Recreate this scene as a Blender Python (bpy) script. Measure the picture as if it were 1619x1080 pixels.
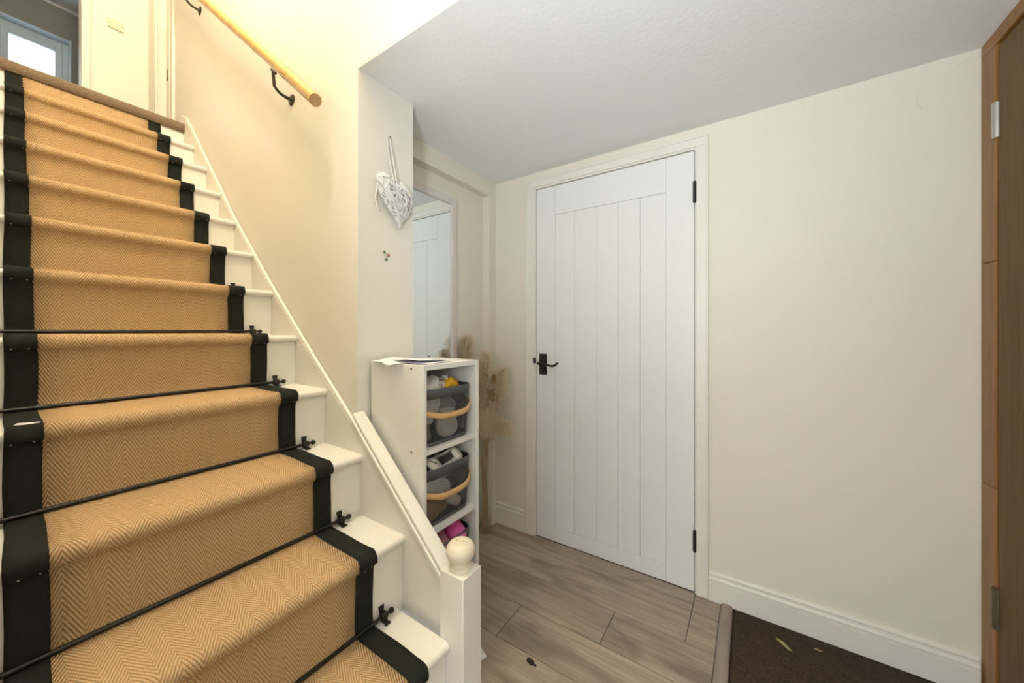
import bpy, math, random
from math import sin, cos, pi, radians
from mathutils import Vector, Matrix
random.seed(7)
S = bpy.context.scene
for o in list(bpy.data.objects):
    bpy.data.objects.remove(o)
C = S.collection

# ------------------------------------------------------------------ camera, world, lights, exposure
EYE = 1.172
cam = bpy.data.cameras.new('camera')
cam.sensor_fit = 'HORIZONTAL'; cam.sensor_width = 36
cam.lens = 569.0 / 1619 * 36
cam.shift_y = -16.0 / 1619
cam.clip_start = 0.02
cam_o = bpy.data.objects.new('camera', cam); C.objects.link(cam_o)
cam_o.location = (0, 0, EYE)
cam_o.rotation_euler = (radians(90), 0, radians(33.65))
S.camera = cam_o

w = bpy.data.worlds.new('sky'); S.world = w; w.use_nodes = True
wn = w.node_tree.nodes['Background']
wn.inputs[0].default_value = (0.80, 0.90, 1.0, 1)
wn.inputs[1].default_value = 4.5

S.view_settings.view_transform = 'Standard'
S.view_settings.look = 'None'
S.view_settings.exposure = 0.0
S.view_settings.gamma = 1.0
S.view_settings.use_curve_mapping = False


def light(name, kind, loc, energy, color, size=0.1, rot=(0, 0, 0), size_y=None):
    d = bpy.data.lights.new(name, kind); d.energy = energy; d.color = color
    if kind == 'AREA':
        d.size = size
        if size_y:
            d.shape = 'RECTANGLE'; d.size_y = size_y
    else:
        d.shadow_soft_size = size
    o = bpy.data.objects.new(name, d); C.objects.link(o); o.location = loc; o.rotation_euler = rot
    return o


# added fill area light behind the camera, set at a made-up glazed opening
light('added_fill_area', 'AREA', (-0.1, -1.50, 1.10), 14, (1.0, 0.94, 0.82), 1.2, (radians(90), 0, 0), 1.7)
# ceiling lamp of the stairwell, and the warm landing lamp
light('stairwell_lamp_light', 'POINT', (-1.12, 0.20, 3.85), 100, (1.0, 0.89, 0.68), 0.10)
light('landing_lamp_light', 'POINT', (-2.60, 0.25, 4.35), 12, (1.0, 0.74, 0.42), 0.10)
# added cool fill spot behind the camera, aimed at the hall ceiling
up = light('added_ceiling_fill', 'SPOT', (-0.10, -0.42, 1.30), 100, (0.80, 0.91, 1.0), 0.12)
up.data.spot_size = radians(150); up.data.spot_blend = 1.0
up.rotation_euler = Vector((-0.30, 0.50, 0.82)).to_track_quat('-Z', 'Y').to_euler()


# ------------------------------------------------------------------ materials
def mat(name, color, rough=0.6, metal=0.0, noise=0.0, nscale=20, bump=0.0, bscale=200, coat=0.0, trans=0.0, spec=None, coord='Object'):
    m = bpy.data.materials.new(name); m.use_nodes = True
    nt = m.node_tree; n = nt.nodes; l = nt.links
    b = n['Principled BSDF']
    b.inputs['Base Color'].default_value = (*color, 1)
    b.inputs['Roughness'].default_value = rough
    b.inputs['Metallic'].default_value = metal
    if coat: b.inputs['Coat Weight'].default_value = coat
    if trans: b.inputs['Transmission Weight'].default_value = trans
    if spec is not None: b.inputs['Specular IOR Level'].default_value = spec
    tc = n.new('ShaderNodeTexCoord')
    if noise:
        t = n.new('ShaderNodeTexNoise'); t.inputs['Scale'].default_value = nscale; t.inputs['Detail'].default_value = 4
        l.new(tc.outputs[coord], t.inputs['Vector'])
        mx = n.new('ShaderNodeMix'); mx.data_type = 'RGBA'
        mx.inputs['A'].default_value = (*[c * (1 - noise) for c in color], 1)
        mx.inputs['B'].default_value = (*[min(1, c * (1 + noise)) for c in color], 1)
        l.new(t.outputs['Fac'], mx.inputs['Factor']); l.new(mx.outputs['Result'], b.inputs['Base Color'])
    if bump:
        t2 = n.new('ShaderNodeTexNoise'); t2.inputs['Scale'].default_value = bscale; t2.inputs['Detail'].default_value = 3
        l.new(tc.outputs[coord], t2.inputs['Vector'])
        bp = n.new('ShaderNodeBump'); bp.inputs['Strength'].default_value = bump; bp.inputs['Distance'].default_value = 0.002
        l.new(t2.outputs['Fac'], bp.inputs['Height']); l.new(bp.outputs['Normal'], b.inputs['Normal'])
    return m


M = {}
M['wall'] = mat('cream_wall_paint', (0.785, 0.735, 0.62), 0.55, noise=0.03, nscale=3, bump=0.25, bscale=90)
M['stairwall'] = mat('magnolia_wall_paint', (0.82, 0.785, 0.705), 0.5, noise=0.03, nscale=3, bump=0.25, bscale=60)
M['ceil'] = mat('white_ceiling_paint', (0.84, 0.84, 0.83), 0.7, bump=0.35, bscale=70)
M['trim'] = mat('cream_gloss_paint', (0.80, 0.76, 0.675), 0.35, noise=0.03, nscale=6)
M['white'] = mat('white_gloss_paint', (0.82, 0.80, 0.76), 0.35, noise=0.03, nscale=8)
M['stairpaint'] = mat('stair_white_paint', (0.82, 0.79, 0.73), 0.38, noise=0.05, nscale=9, bump=0.1, bscale=60)
M['door'] = mat('door_white_paint', (0.80, 0.79, 0.77), 0.4, noise=0.015, nscale=5)
M['black'] = mat('black_iron', (0.012, 0.012, 0.012), 0.45, bump=0.3, bscale=150)
M['rodmetal'] = mat('black_rod_metal', (0.015, 0.014, 0.013), 0.35, metal=0.3)
M['bracketmetal'] = mat('dark_antique_iron', (0.06, 0.05, 0.04), 0.4, metal=0.6)
M['tape'] = mat('black_cotton_tape', (0.016, 0.019, 0.016), 0.9, noise=0.35, nscale=60, bump=0.6, bscale=600, spec=0.2)
M['mattuft'] = mat('brown_coir', (0.068, 0.052, 0.035), 0.95, noise=0.85, nscale=230, bump=0.6, bscale=400, spec=0.1)
M['landcarpet'] = mat('brown_landing_carpet', (0.21, 0.155, 0.105), 0.95, noise=0.6, nscale=170, bump=1.0, bscale=350, spec=0.1)
M['darkgap'] = mat('dark_gap', (0.02, 0.018, 0.015), 0.9)
M['silver'] = mat('satin_steel', (0.55, 0.54, 0.52), 0.35, metal=0.9, noise=0.1, nscale=60)
M['oldbrass'] = mat('tarnished_brass', (0.20, 0.17, 0.11), 0.4, metal=0.8)
M['basket'] = mat('charcoal_powder_coat', (0.075, 0.082, 0.090), 0.45)
M['bandwood'] = mat('bent_bamboo_strip', (0.62, 0.36, 0.15), 0.4, noise=0.15, nscale=25)
M['shelf'] = mat('white_laminate', (0.78, 0.77, 0.74), 0.45)
M['shoewhite'] = mat('off_white_shoe', (0.80, 0.77, 0.71), 0.6, noise=0.08, nscale=30)
M['shoegrey'] = mat('grey_shoe', (0.30, 0.29, 0.28), 0.7, noise=0.15, nscale=60)
M['shoeinner'] = mat('shoe_lining', (0.22, 0.20, 0.18), 0.8)
M['shoetan'] = mat('tan_suede', (0.42, 0.26, 0.15), 0.8, noise=0.15, nscale=40)
M['shoepink'] = mat('pink_glitter', (0.85, 0.10, 0.38), 0.35, noise=0.35, nscale=300, bump=0.5, bscale=500)
M['shoedusk'] = mat('dusky_pink_shine', (0.35, 0.14, 0.17), 0.25, noise=0.1, nscale=20)
M['yellow'] = mat('yellow_fabric', (0.90, 0.48, 0.02), 0.7, bump=0.4, bscale=300)
M['orange'] = mat('orange_fabric', (0.85, 0.30, 0.06), 0.7, bump=0.4, bscale=300)
M['purple'] = mat('dark_purple_fabric', (0.05, 0.04, 0.09), 0.8)
M['paper'] = mat('white_paper', (0.86, 0.85, 0.84), 0.6)
M['paperlilac'] = mat('lilac_paper', (0.50, 0.44, 0.62), 0.6)
M['wicker'] = mat('white_washed_wicker', (0.80, 0.79, 0.77), 0.6, noise=0.12, nscale=60)
M['ribbon'] = mat('white_ribbon', (0.84, 0.83, 0.80), 0.6)
M['mirrorframe'] = mat('pale_taupe_frame', (0.72, 0.655, 0.61), 0.45)
M['mirror'] = mat('mirror_glass', (0.86, 0.90, 0.91), 0.02, metal=1.0)
M['plume'] = mat('pampas_plume', (0.56, 0.43, 0.31), 0.9, noise=0.25, nscale=30, spec=0.1)
def plume(name, c1, c2):
    m = bpy.data.materials.new(name); m.use_nodes = True
    nt = m.node_tree; n = nt.nodes; l = nt.links; n.remove(n['Principled BSDF'])
    tc = n.new('ShaderNodeTexCoord'); t = n.new('ShaderNodeTexNoise'); t.inputs['Scale'].default_value = 22; l.new(tc.outputs['Object'], t.inputs['Vector'])
    mx = n.new('ShaderNodeMix'); mx.data_type = 'RGBA'; mx.inputs['A'].default_value = (*c1, 1); mx.inputs['B'].default_value = (*c2, 1); l.new(t.outputs['Fac'], mx.inputs['Factor'])
    d = n.new('ShaderNodeBsdfDiffuse'); tr = n.new('ShaderNodeBsdfTranslucent'); l.new(mx.outputs['Result'], d.inputs[0]); l.new(mx.outputs['Result'], tr.inputs[0])
    ms = n.new('ShaderNodeMixShader'); ms.inputs[0].default_value = 0.45; l.new(d.outputs[0], ms.inputs[1]); l.new(tr.outputs[0], ms.inputs[2])
    l.new(ms.outputs[0], n['Material Output'].inputs[0])
    return m


M['plume'] = plume('pampas_plume', (0.78, 0.63, 0.46), (0.93, 0.82, 0.66))
M['plumedark'] = mat('brown_seed_head', (0.45, 0.23, 0.09), 0.9, noise=0.3, nscale=60, spec=0.1)
M['stem'] = mat('dry_stem', (0.48, 0.33, 0.18), 0.8, noise=0.15, nscale=30)
M['upvc'] = mat('white_upvc', (0.72, 0.80, 0.85), 0.4)
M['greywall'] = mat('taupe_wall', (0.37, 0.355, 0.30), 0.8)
M['leafgreen'] = mat('pale_dry_leaf', (0.36, 0.33, 0.10), 0.7)
M['berryred'] = mat('red_berry', (0.42, 0.12, 0.10), 0.5)
M['berrygreen'] = mat('green_leaf_sticker', (0.16, 0.22, 0.08), 0.6)
M['plate'] = mat('cream_plastic', (0.80, 0.70, 0.52), 0.4)
M['ball'] = mat('bare_cream_wood', (0.74, 0.66, 0.52), 0.5, noise=0.10, nscale=18)


def glass(name, color, rough=0.0):
    m = bpy.data.materials.new(name); m.use_nodes = True
    nt = m.node_tree; n = nt.nodes; l = nt.links
    n.remove(n['Principled BSDF'])
    t = n.new('ShaderNodeBsdfTransparent'); t.inputs[0].default_value = (*color, 1)
    g = n.new('ShaderNodeBsdfGlossy'); g.inputs['Roughness'].default_value = 0.03
    lw = n.new('ShaderNodeLayerWeight'); lw.inputs[0].default_value = 0.25
    f = n.new('ShaderNodeMath'); f.operation = 'MULTIPLY_ADD'; f.inputs[1].default_value = 0.55; f.inputs[2].default_value = 0.03
    l.new(lw.outputs['Facing'], f.inputs[0])
    mx = n.new('ShaderNodeMixShader')
    l.new(f.outputs[0], mx.inputs[0]); l.new(t.outputs[0], mx.inputs[1]); l.new(g.outputs[0], mx.inputs[2])
    l.new(mx.outputs[0], n['Material Output'].inputs[0])
    return m


M['pane'] = glass('window_glass', (0.95, 0.98, 1.0))
M['vaseglass'] = glass('vase_glass', (0.975, 0.98, 0.97))


def wood(name, dark, light_, axis='X', scale=3.0, stretch=14, rough=0.5, per_object=0.0, knots=False, coord='Object', bump=0.15):
    """Procedural wood with the grain along one axis."""
    m = bpy.data.materials.new(name); m.use_nodes = True
    nt = m.node_tree; n = nt.nodes; l = nt.links
    b = n['Principled BSDF']; b.inputs['Roughness'].default_value = rough
    tc = n.new('ShaderNodeTexCoord'); mp = n.new('ShaderNodeMapping')
    sc = [scale * stretch] * 3; sc['XYZ'.index(axis)] = scale
    mp.inputs['Scale'].default_value = sc
    l.new(tc.outputs[coord], mp.inputs['Vector'])
    oi = n.new('ShaderNodeObjectInfo')
    vm = n.new('ShaderNodeVectorMath'); vm.operation = 'SCALE'
    cb = n.new('ShaderNodeCombineXYZ')
    for k in range(3): l.new(oi.outputs['Random'], cb.inputs[k])
    l.new(cb.outputs[0], vm.inputs[0]); vm.inputs['Scale'].default_value = 37.0
    ad = n.new('ShaderNodeVectorMath'); ad.operation = 'ADD'
    l.new(mp.outputs[0], ad.inputs[0]); l.new(vm.outputs[0], ad.inputs[1])
    t = n.new('ShaderNodeTexNoise'); t.inputs['Scale'].default_value = 1.0; t.inputs['Detail'].default_value = 6; t.inputs['Roughness'].default_value = 0.65
    t.inputs['Distortion'].default_value = 0.6
    l.new(ad.outputs[0], t.inputs['Vector'])
    r = n.new('ShaderNodeValToRGB')
    r.color_ramp.elements[0].position = 0.30; r.color_ramp.elements[0].color = (*dark, 1)
    r.color_ramp.elements[1].position = 0.68; r.color_ramp.elements[1].color = (*light_, 1)
    l.new(t.outputs['Fac'], r.inputs[0])
    out = r.outputs[0]
    if knots:
        mp2 = n.new('ShaderNodeMapping'); s2 = [9.0] * 3; s2['XYZ'.index(axis)] = 2.6
        mp2.inputs['Scale'].default_value = s2; l.new(tc.outputs[coord], mp2.inputs['Vector'])
        ad2 = n.new('ShaderNodeVectorMath'); ad2.operation = 'ADD'
        l.new(mp2.outputs[0], ad2.inputs[0]); l.new(vm.outputs[0], ad2.inputs[1])
        t2 = n.new('ShaderNodeTexNoise'); t2.inputs['Scale'].default_value = 1.0; t2.inputs['Detail'].default_value = 3; t2.inputs['Distortion'].default_value = 0.8
        l.new(ad2.outputs[0], t2.inputs['Vector'])
        r2 = n.new('ShaderNodeValToRGB')
        r2.color_ramp.elements[0].position = 0.30; r2.color_ramp.elements[0].color = (0.62, 0.61, 0.61, 1)
        r2.color_ramp.elements[1].position = 0.50; r2.color_ramp.elements[1].color = (1, 1, 1, 1)
        l.new(t2.outputs['Fac'], r2.inputs[0])
        mu = n.new('ShaderNodeMix'); mu.data_type = 'RGBA'; mu.blend_type = 'MULTIPLY'; mu.inputs['Factor'].default_value = 1
        l.new(out, mu.inputs['A']); l.new(r2.outputs[0], mu.inputs['B']); out = mu.outputs['Result']
    if per_object:
        hs = n.new('ShaderNodeHueSaturation')
        mr = n.new('ShaderNodeMapRange'); mr.inputs['To Min'].default_value = 1 - per_object; mr.inputs['To Max'].default_value = 1 + per_object
        l.new(oi.outputs['Random'], mr.inputs['Value']); l.new(mr.outputs[0], hs.inputs['Value'])
        l.new(out, hs.inputs['Color']); out = hs.outputs[0]
    l.new(out, b.inputs['Base Color'])
    bp = n.new('ShaderNodeBump'); bp.inputs['Strength'].default_value = bump; bp.inputs['Distance'].default_value = 0.001
    l.new(t.outputs['Fac'], bp.inputs['Height']); l.new(bp.outputs[0], b.inputs['Normal'])
    return m


M['plank'] = wood('grey_oak_laminate', (0.275, 0.217, 0.168), (0.46, 0.375, 0.297), 'X', 2.4, 30, 0.5, 0.08, True)
M['strip'] = wood('grey_oak_strip', (0.24, 0.19, 0.165), (0.38, 0.31, 0.27), 'Y', 3, 14, 0.5)
M['pine'] = wood('orange_pine', (0.22, 0.092, 0.020), (0.37, 0.175, 0.045), 'Z', 3, 20, 0.4, 0.08)
M['veneer'] = wood('brown_veneer', (0.115, 0.053, 0.013), (0.18, 0.092, 0.025), 'Z', 2.5, 40, 0.6)
M['bamboo'] = wood('bamboo_pole', (0.46, 0.25, 0.06), (0.68, 0.42, 0.13), 'X', 4, 10, 0.3)


def herringbone():
    m = bpy.data.materials.new('herringbone_jute'); m.use_nodes = True
    nt = m.node_tree; n = nt.nodes; l = nt.links
    b = n['Principled BSDF']; b.inputs['Roughness'].default_value = 0.9; b.inputs['Specular IOR Level'].default_value = 0.15
    uv = n.new('ShaderNodeUVMap'); sp = n.new('ShaderNodeSeparateXYZ'); l.new(uv.outputs[0], sp.inputs[0])

    def mth(op, a, b_=None):
        x = n.new('ShaderNodeMath'); x.operation = op
        for k, v in enumerate((a, b_)):
            if v is None: continue
            if isinstance(v, (int, float)): x.inputs[k].default_value = v
            else: l.new(v, x.inputs[k])
        return x.outputs[0]
    u, v = sp.outputs[0], sp.outputs[1]
    tri = mth('PINGPONG', u, 0.0297)
    ph = mth('ADD', v, mth('MULTIPLY', tri, 2.1))
    s = mth('SINE', mth('MULTIPLY', ph, 2 * pi / 0.0125))
    s01 = mth('MULTIPLY_ADD', s, 0.5); s01.node.inputs[2].default_value = 0.5
    # small loops along each rib
    lp = mth('MULTIPLY', mth('SINE', mth('MULTIPLY', mth('ADD', u, mth('MULTIPLY', v, 0.3)), 2 * pi / 0.0042)), 0.5)
    lp2 = mth('ADD', mth('MULTIPLY', mth('SINE', mth('MULTIPLY', v, 2 * pi / 0.0038)), 0.25), lp)
    nz = n.new('ShaderNodeTexNoise'); nz.inputs['Scale'].default_value = 350; nz.inputs['Detail'].default_value = 2
    l.new(uv.outputs[0], nz.inputs['Vector'])
    h = mth('ADD', mth('ADD', s01, mth('MULTIPLY', lp2, 0.34)), mth('MULTIPLY', mth('SUBTRACT', nz.outputs[0], 0.5), 0.9))
    r = n.new('ShaderNodeValToRGB')
    r.color_ramp.elements[0].position = 0.05; r.color_ramp.elements[0].color = (0.39, 0.245, 0.122, 1)
    r.color_ramp.elements[1].position = 0.85; r.color_ramp.elements[1].color = (0.68, 0.475, 0.265, 1)
    e = r.color_ramp.elements.new(0.45); e.color = (0.53, 0.345, 0.176, 1)
    l.new(h, r.inputs[0]); l.new(r.outputs[0], b.inputs['Base Color'])
    bp = n.new('ShaderNodeBump'); bp.inputs['Strength'].default_value = 0.6; bp.inputs['Distance'].default_value = 0.002
    l.new(h, bp.inputs['Height']); l.new(bp.outputs[0], b.inputs['Normal'])
    return m


M['jute'] = herringbone()


# ------------------------------------------------------------------ mesh helpers
class MB:
    def __init__(s):
        s.v = []; s.f = []; s.uv = None; s.sm = []

    def add(s, vs, fs, smooth=False):
        o = len(s.v); s.v += [tuple(p) for p in vs]
        for f in fs:
            s.f.append(tuple(i + o for i in f)); s.sm.append(smooth)
        return s

    def box(s, x0, x1, y0, y1, z0, z1):
        x0, x1 = min(x0, x1), max(x0, x1); y0, y1 = min(y0, y1), max(y0, y1); z0, z1 = min(z0, z1), max(z0, z1)
        v = [(x0, y0, z0), (x1, y0, z0), (x1, y1, z0), (x0, y1, z0), (x0, y0, z1), (x1, y0, z1), (x1, y1, z1), (x0, y1, z1)]
        return s.add(v, [(0, 3, 2, 1), (4, 5, 6, 7), (0, 1, 5, 4), (1, 2, 6, 5), (2, 3, 7, 6), (3, 0, 4, 7)])

    def prism(s, pts, axis, a, b, smooth=False):
        """Polygon of 2D points extruded along an axis: the points are the other two coordinates in order."""
        n = len(pts); vs = []
        for t in (a, b):
            for p in pts:
                q = list(p); q.insert('XYZ'.index(axis), t); vs.append(q)
        fs = [tuple(range(n)), tuple(range(2 * n - 1, n - 1, -1))] + [(i + n, (i + 1) % n + n, (i + 1) % n, i) for i in range(n)]
        o = len(s.f); s.add(vs, fs)
        if smooth:
            for k in range(o + 2, len(s.f)): s.sm[k] = True
        return s

    def tube(s, pts, r, seg=8, cap=True, smooth=True):
        pts = [Vector(p) for p in pts]; n = len(pts)
        rs = r if isinstance(r, (list, tuple)) else [r] * n
        vs = []; prev = None
        for i, p in enumerate(pts):
            t = (pts[min(i + 1, n - 1)] - pts[max(i - 1, 0)])
            if t.length < 1e-9: t = Vector((0, 0, 1))
            t.normalize()
            if prev is None:
                a = t.orthogonal().normalized()
            else:
                a = prev - t * prev.dot(t)
                a = a.normalized() if a.length > 1e-6 else t.orthogonal().normalized()
            prev = a; bb = t.cross(a)
            for k in range(seg):
                q = 2 * pi * k / seg
                vs.append(p + (a * cos(q) + bb * sin(q)) * rs[i])
        fs = [(i * seg + k, i * seg + (k + 1) % seg, (i + 1) * seg + (k + 1) % seg, (i + 1) * seg + k) for i in range(n - 1) for k in range(seg)]
        s.add(vs, fs, smooth)
        if cap:
            o = len(s.v) - n * seg
            s.f.append(tuple(o + k for k in range(seg - 1, -1, -1))); s.sm.append(False)
            s.f.append(tuple(o + (n - 1) * seg + k for k in range(seg))); s.sm.append(False)
        return s

    def lathe(s, prof, cx, cy, seg=24, smooth=True, close=True):
        """prof: list of (radius, z) bottom to top round a vertical axis."""
        vs = []; n = len(prof)
        for r, z in prof:
            for k in range(seg):
                q = 2 * pi * k / seg; vs.append((cx + r * cos(q), cy + r * sin(q), z))
        fs = [(i * seg + k, i * seg + (k + 1) % seg, (i + 1) * seg + (k + 1) % seg, (i + 1) * seg + k) for i in range(n - 1) for k in range(seg)]
        s.add(vs, fs, smooth)
        if close:
            o = len(s.v) - n * seg
            s.f.append(tuple(o + k for k in range(seg - 1, -1, -1))); s.sm.append(False)
            s.f.append(tuple(o + (n - 1) * seg + k for k in range(seg))); s.sm.append(False)
        return s

    def strip(s, pts, offs):
        """Flat ribbon along pts; offs is the half-width vector (one or per point)."""
        n = len(pts); vs = []
        for i, p in enumerate(pts):
            o = Vector(offs[i] if isinstance(offs, list) else offs); p = Vector(p)
            vs += [p - o, p + o]
        return s.add(vs, [(2 * i, 2 * i + 1, 2 * i + 3, 2 * i + 2) for i in range(n - 1)], True)

    def ball(s, c, r, seg=16, rings=10, sc=(1, 1, 1)):
        vs = [(c[0], c[1], c[2] - r * sc[2])]
        for i in range(1, rings):
            a = -pi / 2 + pi * i / rings
            for k in range(seg):
                q = 2 * pi * k / seg; vs.append((c[0] + r * sc[0] * cos(a) * cos(q), c[1] + r * sc[1] * cos(a) * sin(q), c[2] + r * sc[2] * sin(a)))
        vs.append((c[0], c[1], c[2] + r * sc[2])); t = len(vs) - 1
        fs = [(0, 1 + (k + 1) % seg, 1 + k) for k in range(seg)]
        for i in range(rings - 2):
            for k in range(seg):
                a = 1 + i * seg; fs.append((a + k, a + (k + 1) % seg, a + seg + (k + 1) % seg, a + seg + k))
        a = 1 + (rings - 2) * seg
        fs += [(a + k, a + (k + 1) % seg, t) for k in range(seg)]
        return s.add(vs, fs, True)

    def mesh(s, name, m):
        me = bpy.data.meshes.new(name); me.from_pydata([tuple(p) for p in s.v], [], s.f)
        me.polygons.foreach_set('use_smooth', s.sm)
        for x in (m if isinstance(m, (list, tuple)) else [m]): me.materials.append(x)
        if s.uv:
            l = me.uv_layers.new(name='UVMap')
            l.data.foreach_set('uv', [c for f in s.f for i in f for c in s.uv[i]])
        me.update()
        me.set_sharp_from_angle(angle=radians(48))
        return me

    def build(s, name, m, parent=None, bevel=0, solid=0, seg=2):
        o = bpy.data.objects.new(name, s.mesh(name, m)); C.objects.link(o)
        if parent is not None:
            o.parent = parent
            # geometry is written in world coordinates while the parent sits at its base
            o.matrix_parent_inverse = Matrix.Identity(4)
            base = world_of(parent)
            if base.length > 0:
                for v in o.data.vertices: v.co -= base
        if solid:
            md = o.modifiers.new('solid', 'SOLIDIFY'); md.thickness = solid; md.offset = -1
        if bevel:
            md = o.modifiers.new('bevel', 'BEVEL'); md.width = bevel; md.segments = seg; md.limit_method = 'ANGLE'; md.angle_limit = radians(40)
            md.harden_normals = False
        return o


def world_of(o):
    v = Vector((0, 0, 0))
    while o is not None:
        v += o.location; o = o.parent
    return v


def tag(o, label, cat=None, group=None, kind=None):
    o['label'] = label
    if cat: o['category'] = cat
    if group: o['group'] = group
    if kind: o['kind'] = kind
    return o


def thing(name, label, cat, loc=(0, 0, 0), group=None, kind=None):
    o = bpy.data.objects.new(name, None); C.objects.link(o); o.location = loc
    o.empty_display_size = 0.05
    return tag(o, label, cat, group, kind)


def struct(name, label, cat, mb, m, bevel=0):
    return tag(mb.build(name, m, None, bevel), label, cat, None, 'structure')


def copy_tree(o, parent=None):
    c = o.copy(); C.objects.link(c)
    if parent is not None: c.parent = parent
    for ch in list(o.children): copy_tree(ch, c)
    return c


# ------------------------------------------------------------------ key planes (metres)
YD = 1.80          # wall that holds the white door
CEIL = 2.083
YS = 0.742         # stair wall (handrail wall)
XC = -1.135        # end face of the stair wall, where the wicker heart hangs
XA = -1.37         # alcove wall that holds the mirror
XB = -1.32         # face of the beam and pilaster round the alcove
XR = 0.62          # right wall with the brown front door
YL = -0.032        # left wall of the stairs
DX0, DX1, DZ = -1.028, -0.214, 1.982
LAND = 2.43

# ------------------------------------------------------------------ room shell
b = MB()
b.box(XA - 0.1, DX0 - 0.012, YD, YD + 0.12, 0, CEIL); b.box(DX1 + 0.012, XR + 0.1, YD, YD + 0.12, 0, CEIL)
b.box(DX0 - 0.012, DX1 + 0.012, YD, YD + 0.12, DZ + 0.012, CEIL)
struct('wall_back', 'cream painted wall around the closed white door', 'wall', b, M['wall'])

b = MB()
b.box(XA - 0.1, XA, 0.985, YD, 0, CEIL)
struct('wall_left', 'cream alcove wall behind the mirror and shoe rack', 'wall', b, M['wall'])
b = MB()
b.box(XA, XB, 0.985, YD, 1.992, CEIL)
struct('trim_1', 'cream boxed beam under the ceiling above the mirror', 'beam', b, M['wall'])
b = MB(); b.box(XA, XB, 1.735, YD, 0, 1.992)
struct('trim_2', 'narrow cream pilaster between mirror alcove and door wall', 'pilaster', b, M['wall'])

# stair wall: thick lower part with the end face, thin upper part above the hall ceiling
b = MB(); b.box(-3.21, XC, YS, 0.985, 0, CEIL)
b.box(-3.21, XC, YS, 0.985, CEIL, 4.7); b.box(XC, 0.2, YS, 0.80, CEIL + 0.005, 4.7)
struct('wall_stair', 'warm magnolia stairwell wall carrying the bamboo handrail', 'wall', b, M['stairwall'], 0)

b = MB()
b.box(XC, XR + 0.1, YS + 0.001, 0.80, CEIL, CEIL + 0.005)
b.box(XC, XR + 0.1, 0.80, YD + 0.12, CEIL, CEIL + 0.12); b.box(XA - 0.1, XC, 0.985, YD + 0.12, CEIL, CEIL + 0.12)
b.box(0.2, XR + 0.1, YL, YS + 0.001, CEIL, CEIL + 0.12)
b.box(-0.8, XR + 0.1, -1.7, YL, CEIL, CEIL + 0.12)
struct('ceiling', 'white textured ceiling of the entrance hall', 'ceiling', b, M['ceil'])
b = MB(); b.box(-3.9, 0.3, -1.0, 1.6, 4.7, 4.8)
struct('ceiling_landing', 'white ceiling high over the stairs', 'ceiling', b, M['ceil'])

# right wall: brown front door and its frame fill most of it
b = MB(); b.box(XR + 0.012, XR + 0.12, 1.79, YD + 0.12, 0, CEIL); b.box(XR + 0.012, XR + 0.12, -1.7, 0.86, 0, CEIL)
b.box(XR + 0.06, XR + 0.12, 0.86, 1.79, 2.0, CEIL)
struct('wall_right', 'cream wall either side of the brown front door', 'wall', b, M['wall'])
b = MB(); b.box(0.2, 0.3, YL - 0.1, 0.80, CEIL + 0.12, 4.7)
struct('wall_stairwell_end', 'plain wall closing the stairwell over the hall', 'wall', b, M['stairwall'])
b = MB(); b.box(-3.8, -0.42, YL - 0.1, YL, 0, 4.7); b.box(-0.42, 0.2, YL - 0.1, YL, CEIL + 0.12, 4.7)
struct('wall_stair_left', 'cream wall on the open side of the stairs', 'wall', b, M['stairwall'])
b = MB()
b.box(-0.9, -0.8, -1.7, YL - 0.1, 0, CEIL)
struct('wall_hall_left', 'cream hall wall beside the foot of the stairs', 'wall', b, M['wall'])
b = MB(); b.box(-0.9, -0.75, -1.7, -1.6, 0, CEIL); b.box(0.55, XR + 0.1, -1.7, -1.6, 0, CEIL)
b.box(-0.75, 0.55, -1.7, -1.6, 0, 0.15); b.box(-0.75, 0.55, -1.7, -1.6, 2.0, CEIL)
struct('wall_front', 'cream wall with an invented window behind the camera', 'wall', b, M['wall'])
wf = thing('added_window', 'invented white framed window behind the camera, added for the fill light', 'window', (-0.1, -1.65, 0.15), kind='structure')  # unseen window, made up to go with the fill area light
b = MB()
for x in (-0.75, -0.125, 0.5): b.box(x, x + 0.05, -1.68, -1.62, 0.15, 2.0)

for q in ((-0.70, -0.125), (-0.075, 0.5)):
    b.box(*q, -1.68, -1.62, 0.15, 0.20); b.box(*q, -1.68, -1.62, 1.95, 2.0)
b.build('window_frame', M['upvc'], wf)
MB().box(-0.74, 0.54, -1.652, -1.648, 0.16, 1.99).build('pane', M['pane'], wf)

struct('door_light_block', 'added dark panel behind the white door, stopping light leaks', 'wall', MB().box(DX0 - 0.15, DX1 + 0.15, YD + 0.1205, YD + 0.16, -0.1, CEIL), M['darkgap'])  # unseen panel added to stop sky light leaking round the door

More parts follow.
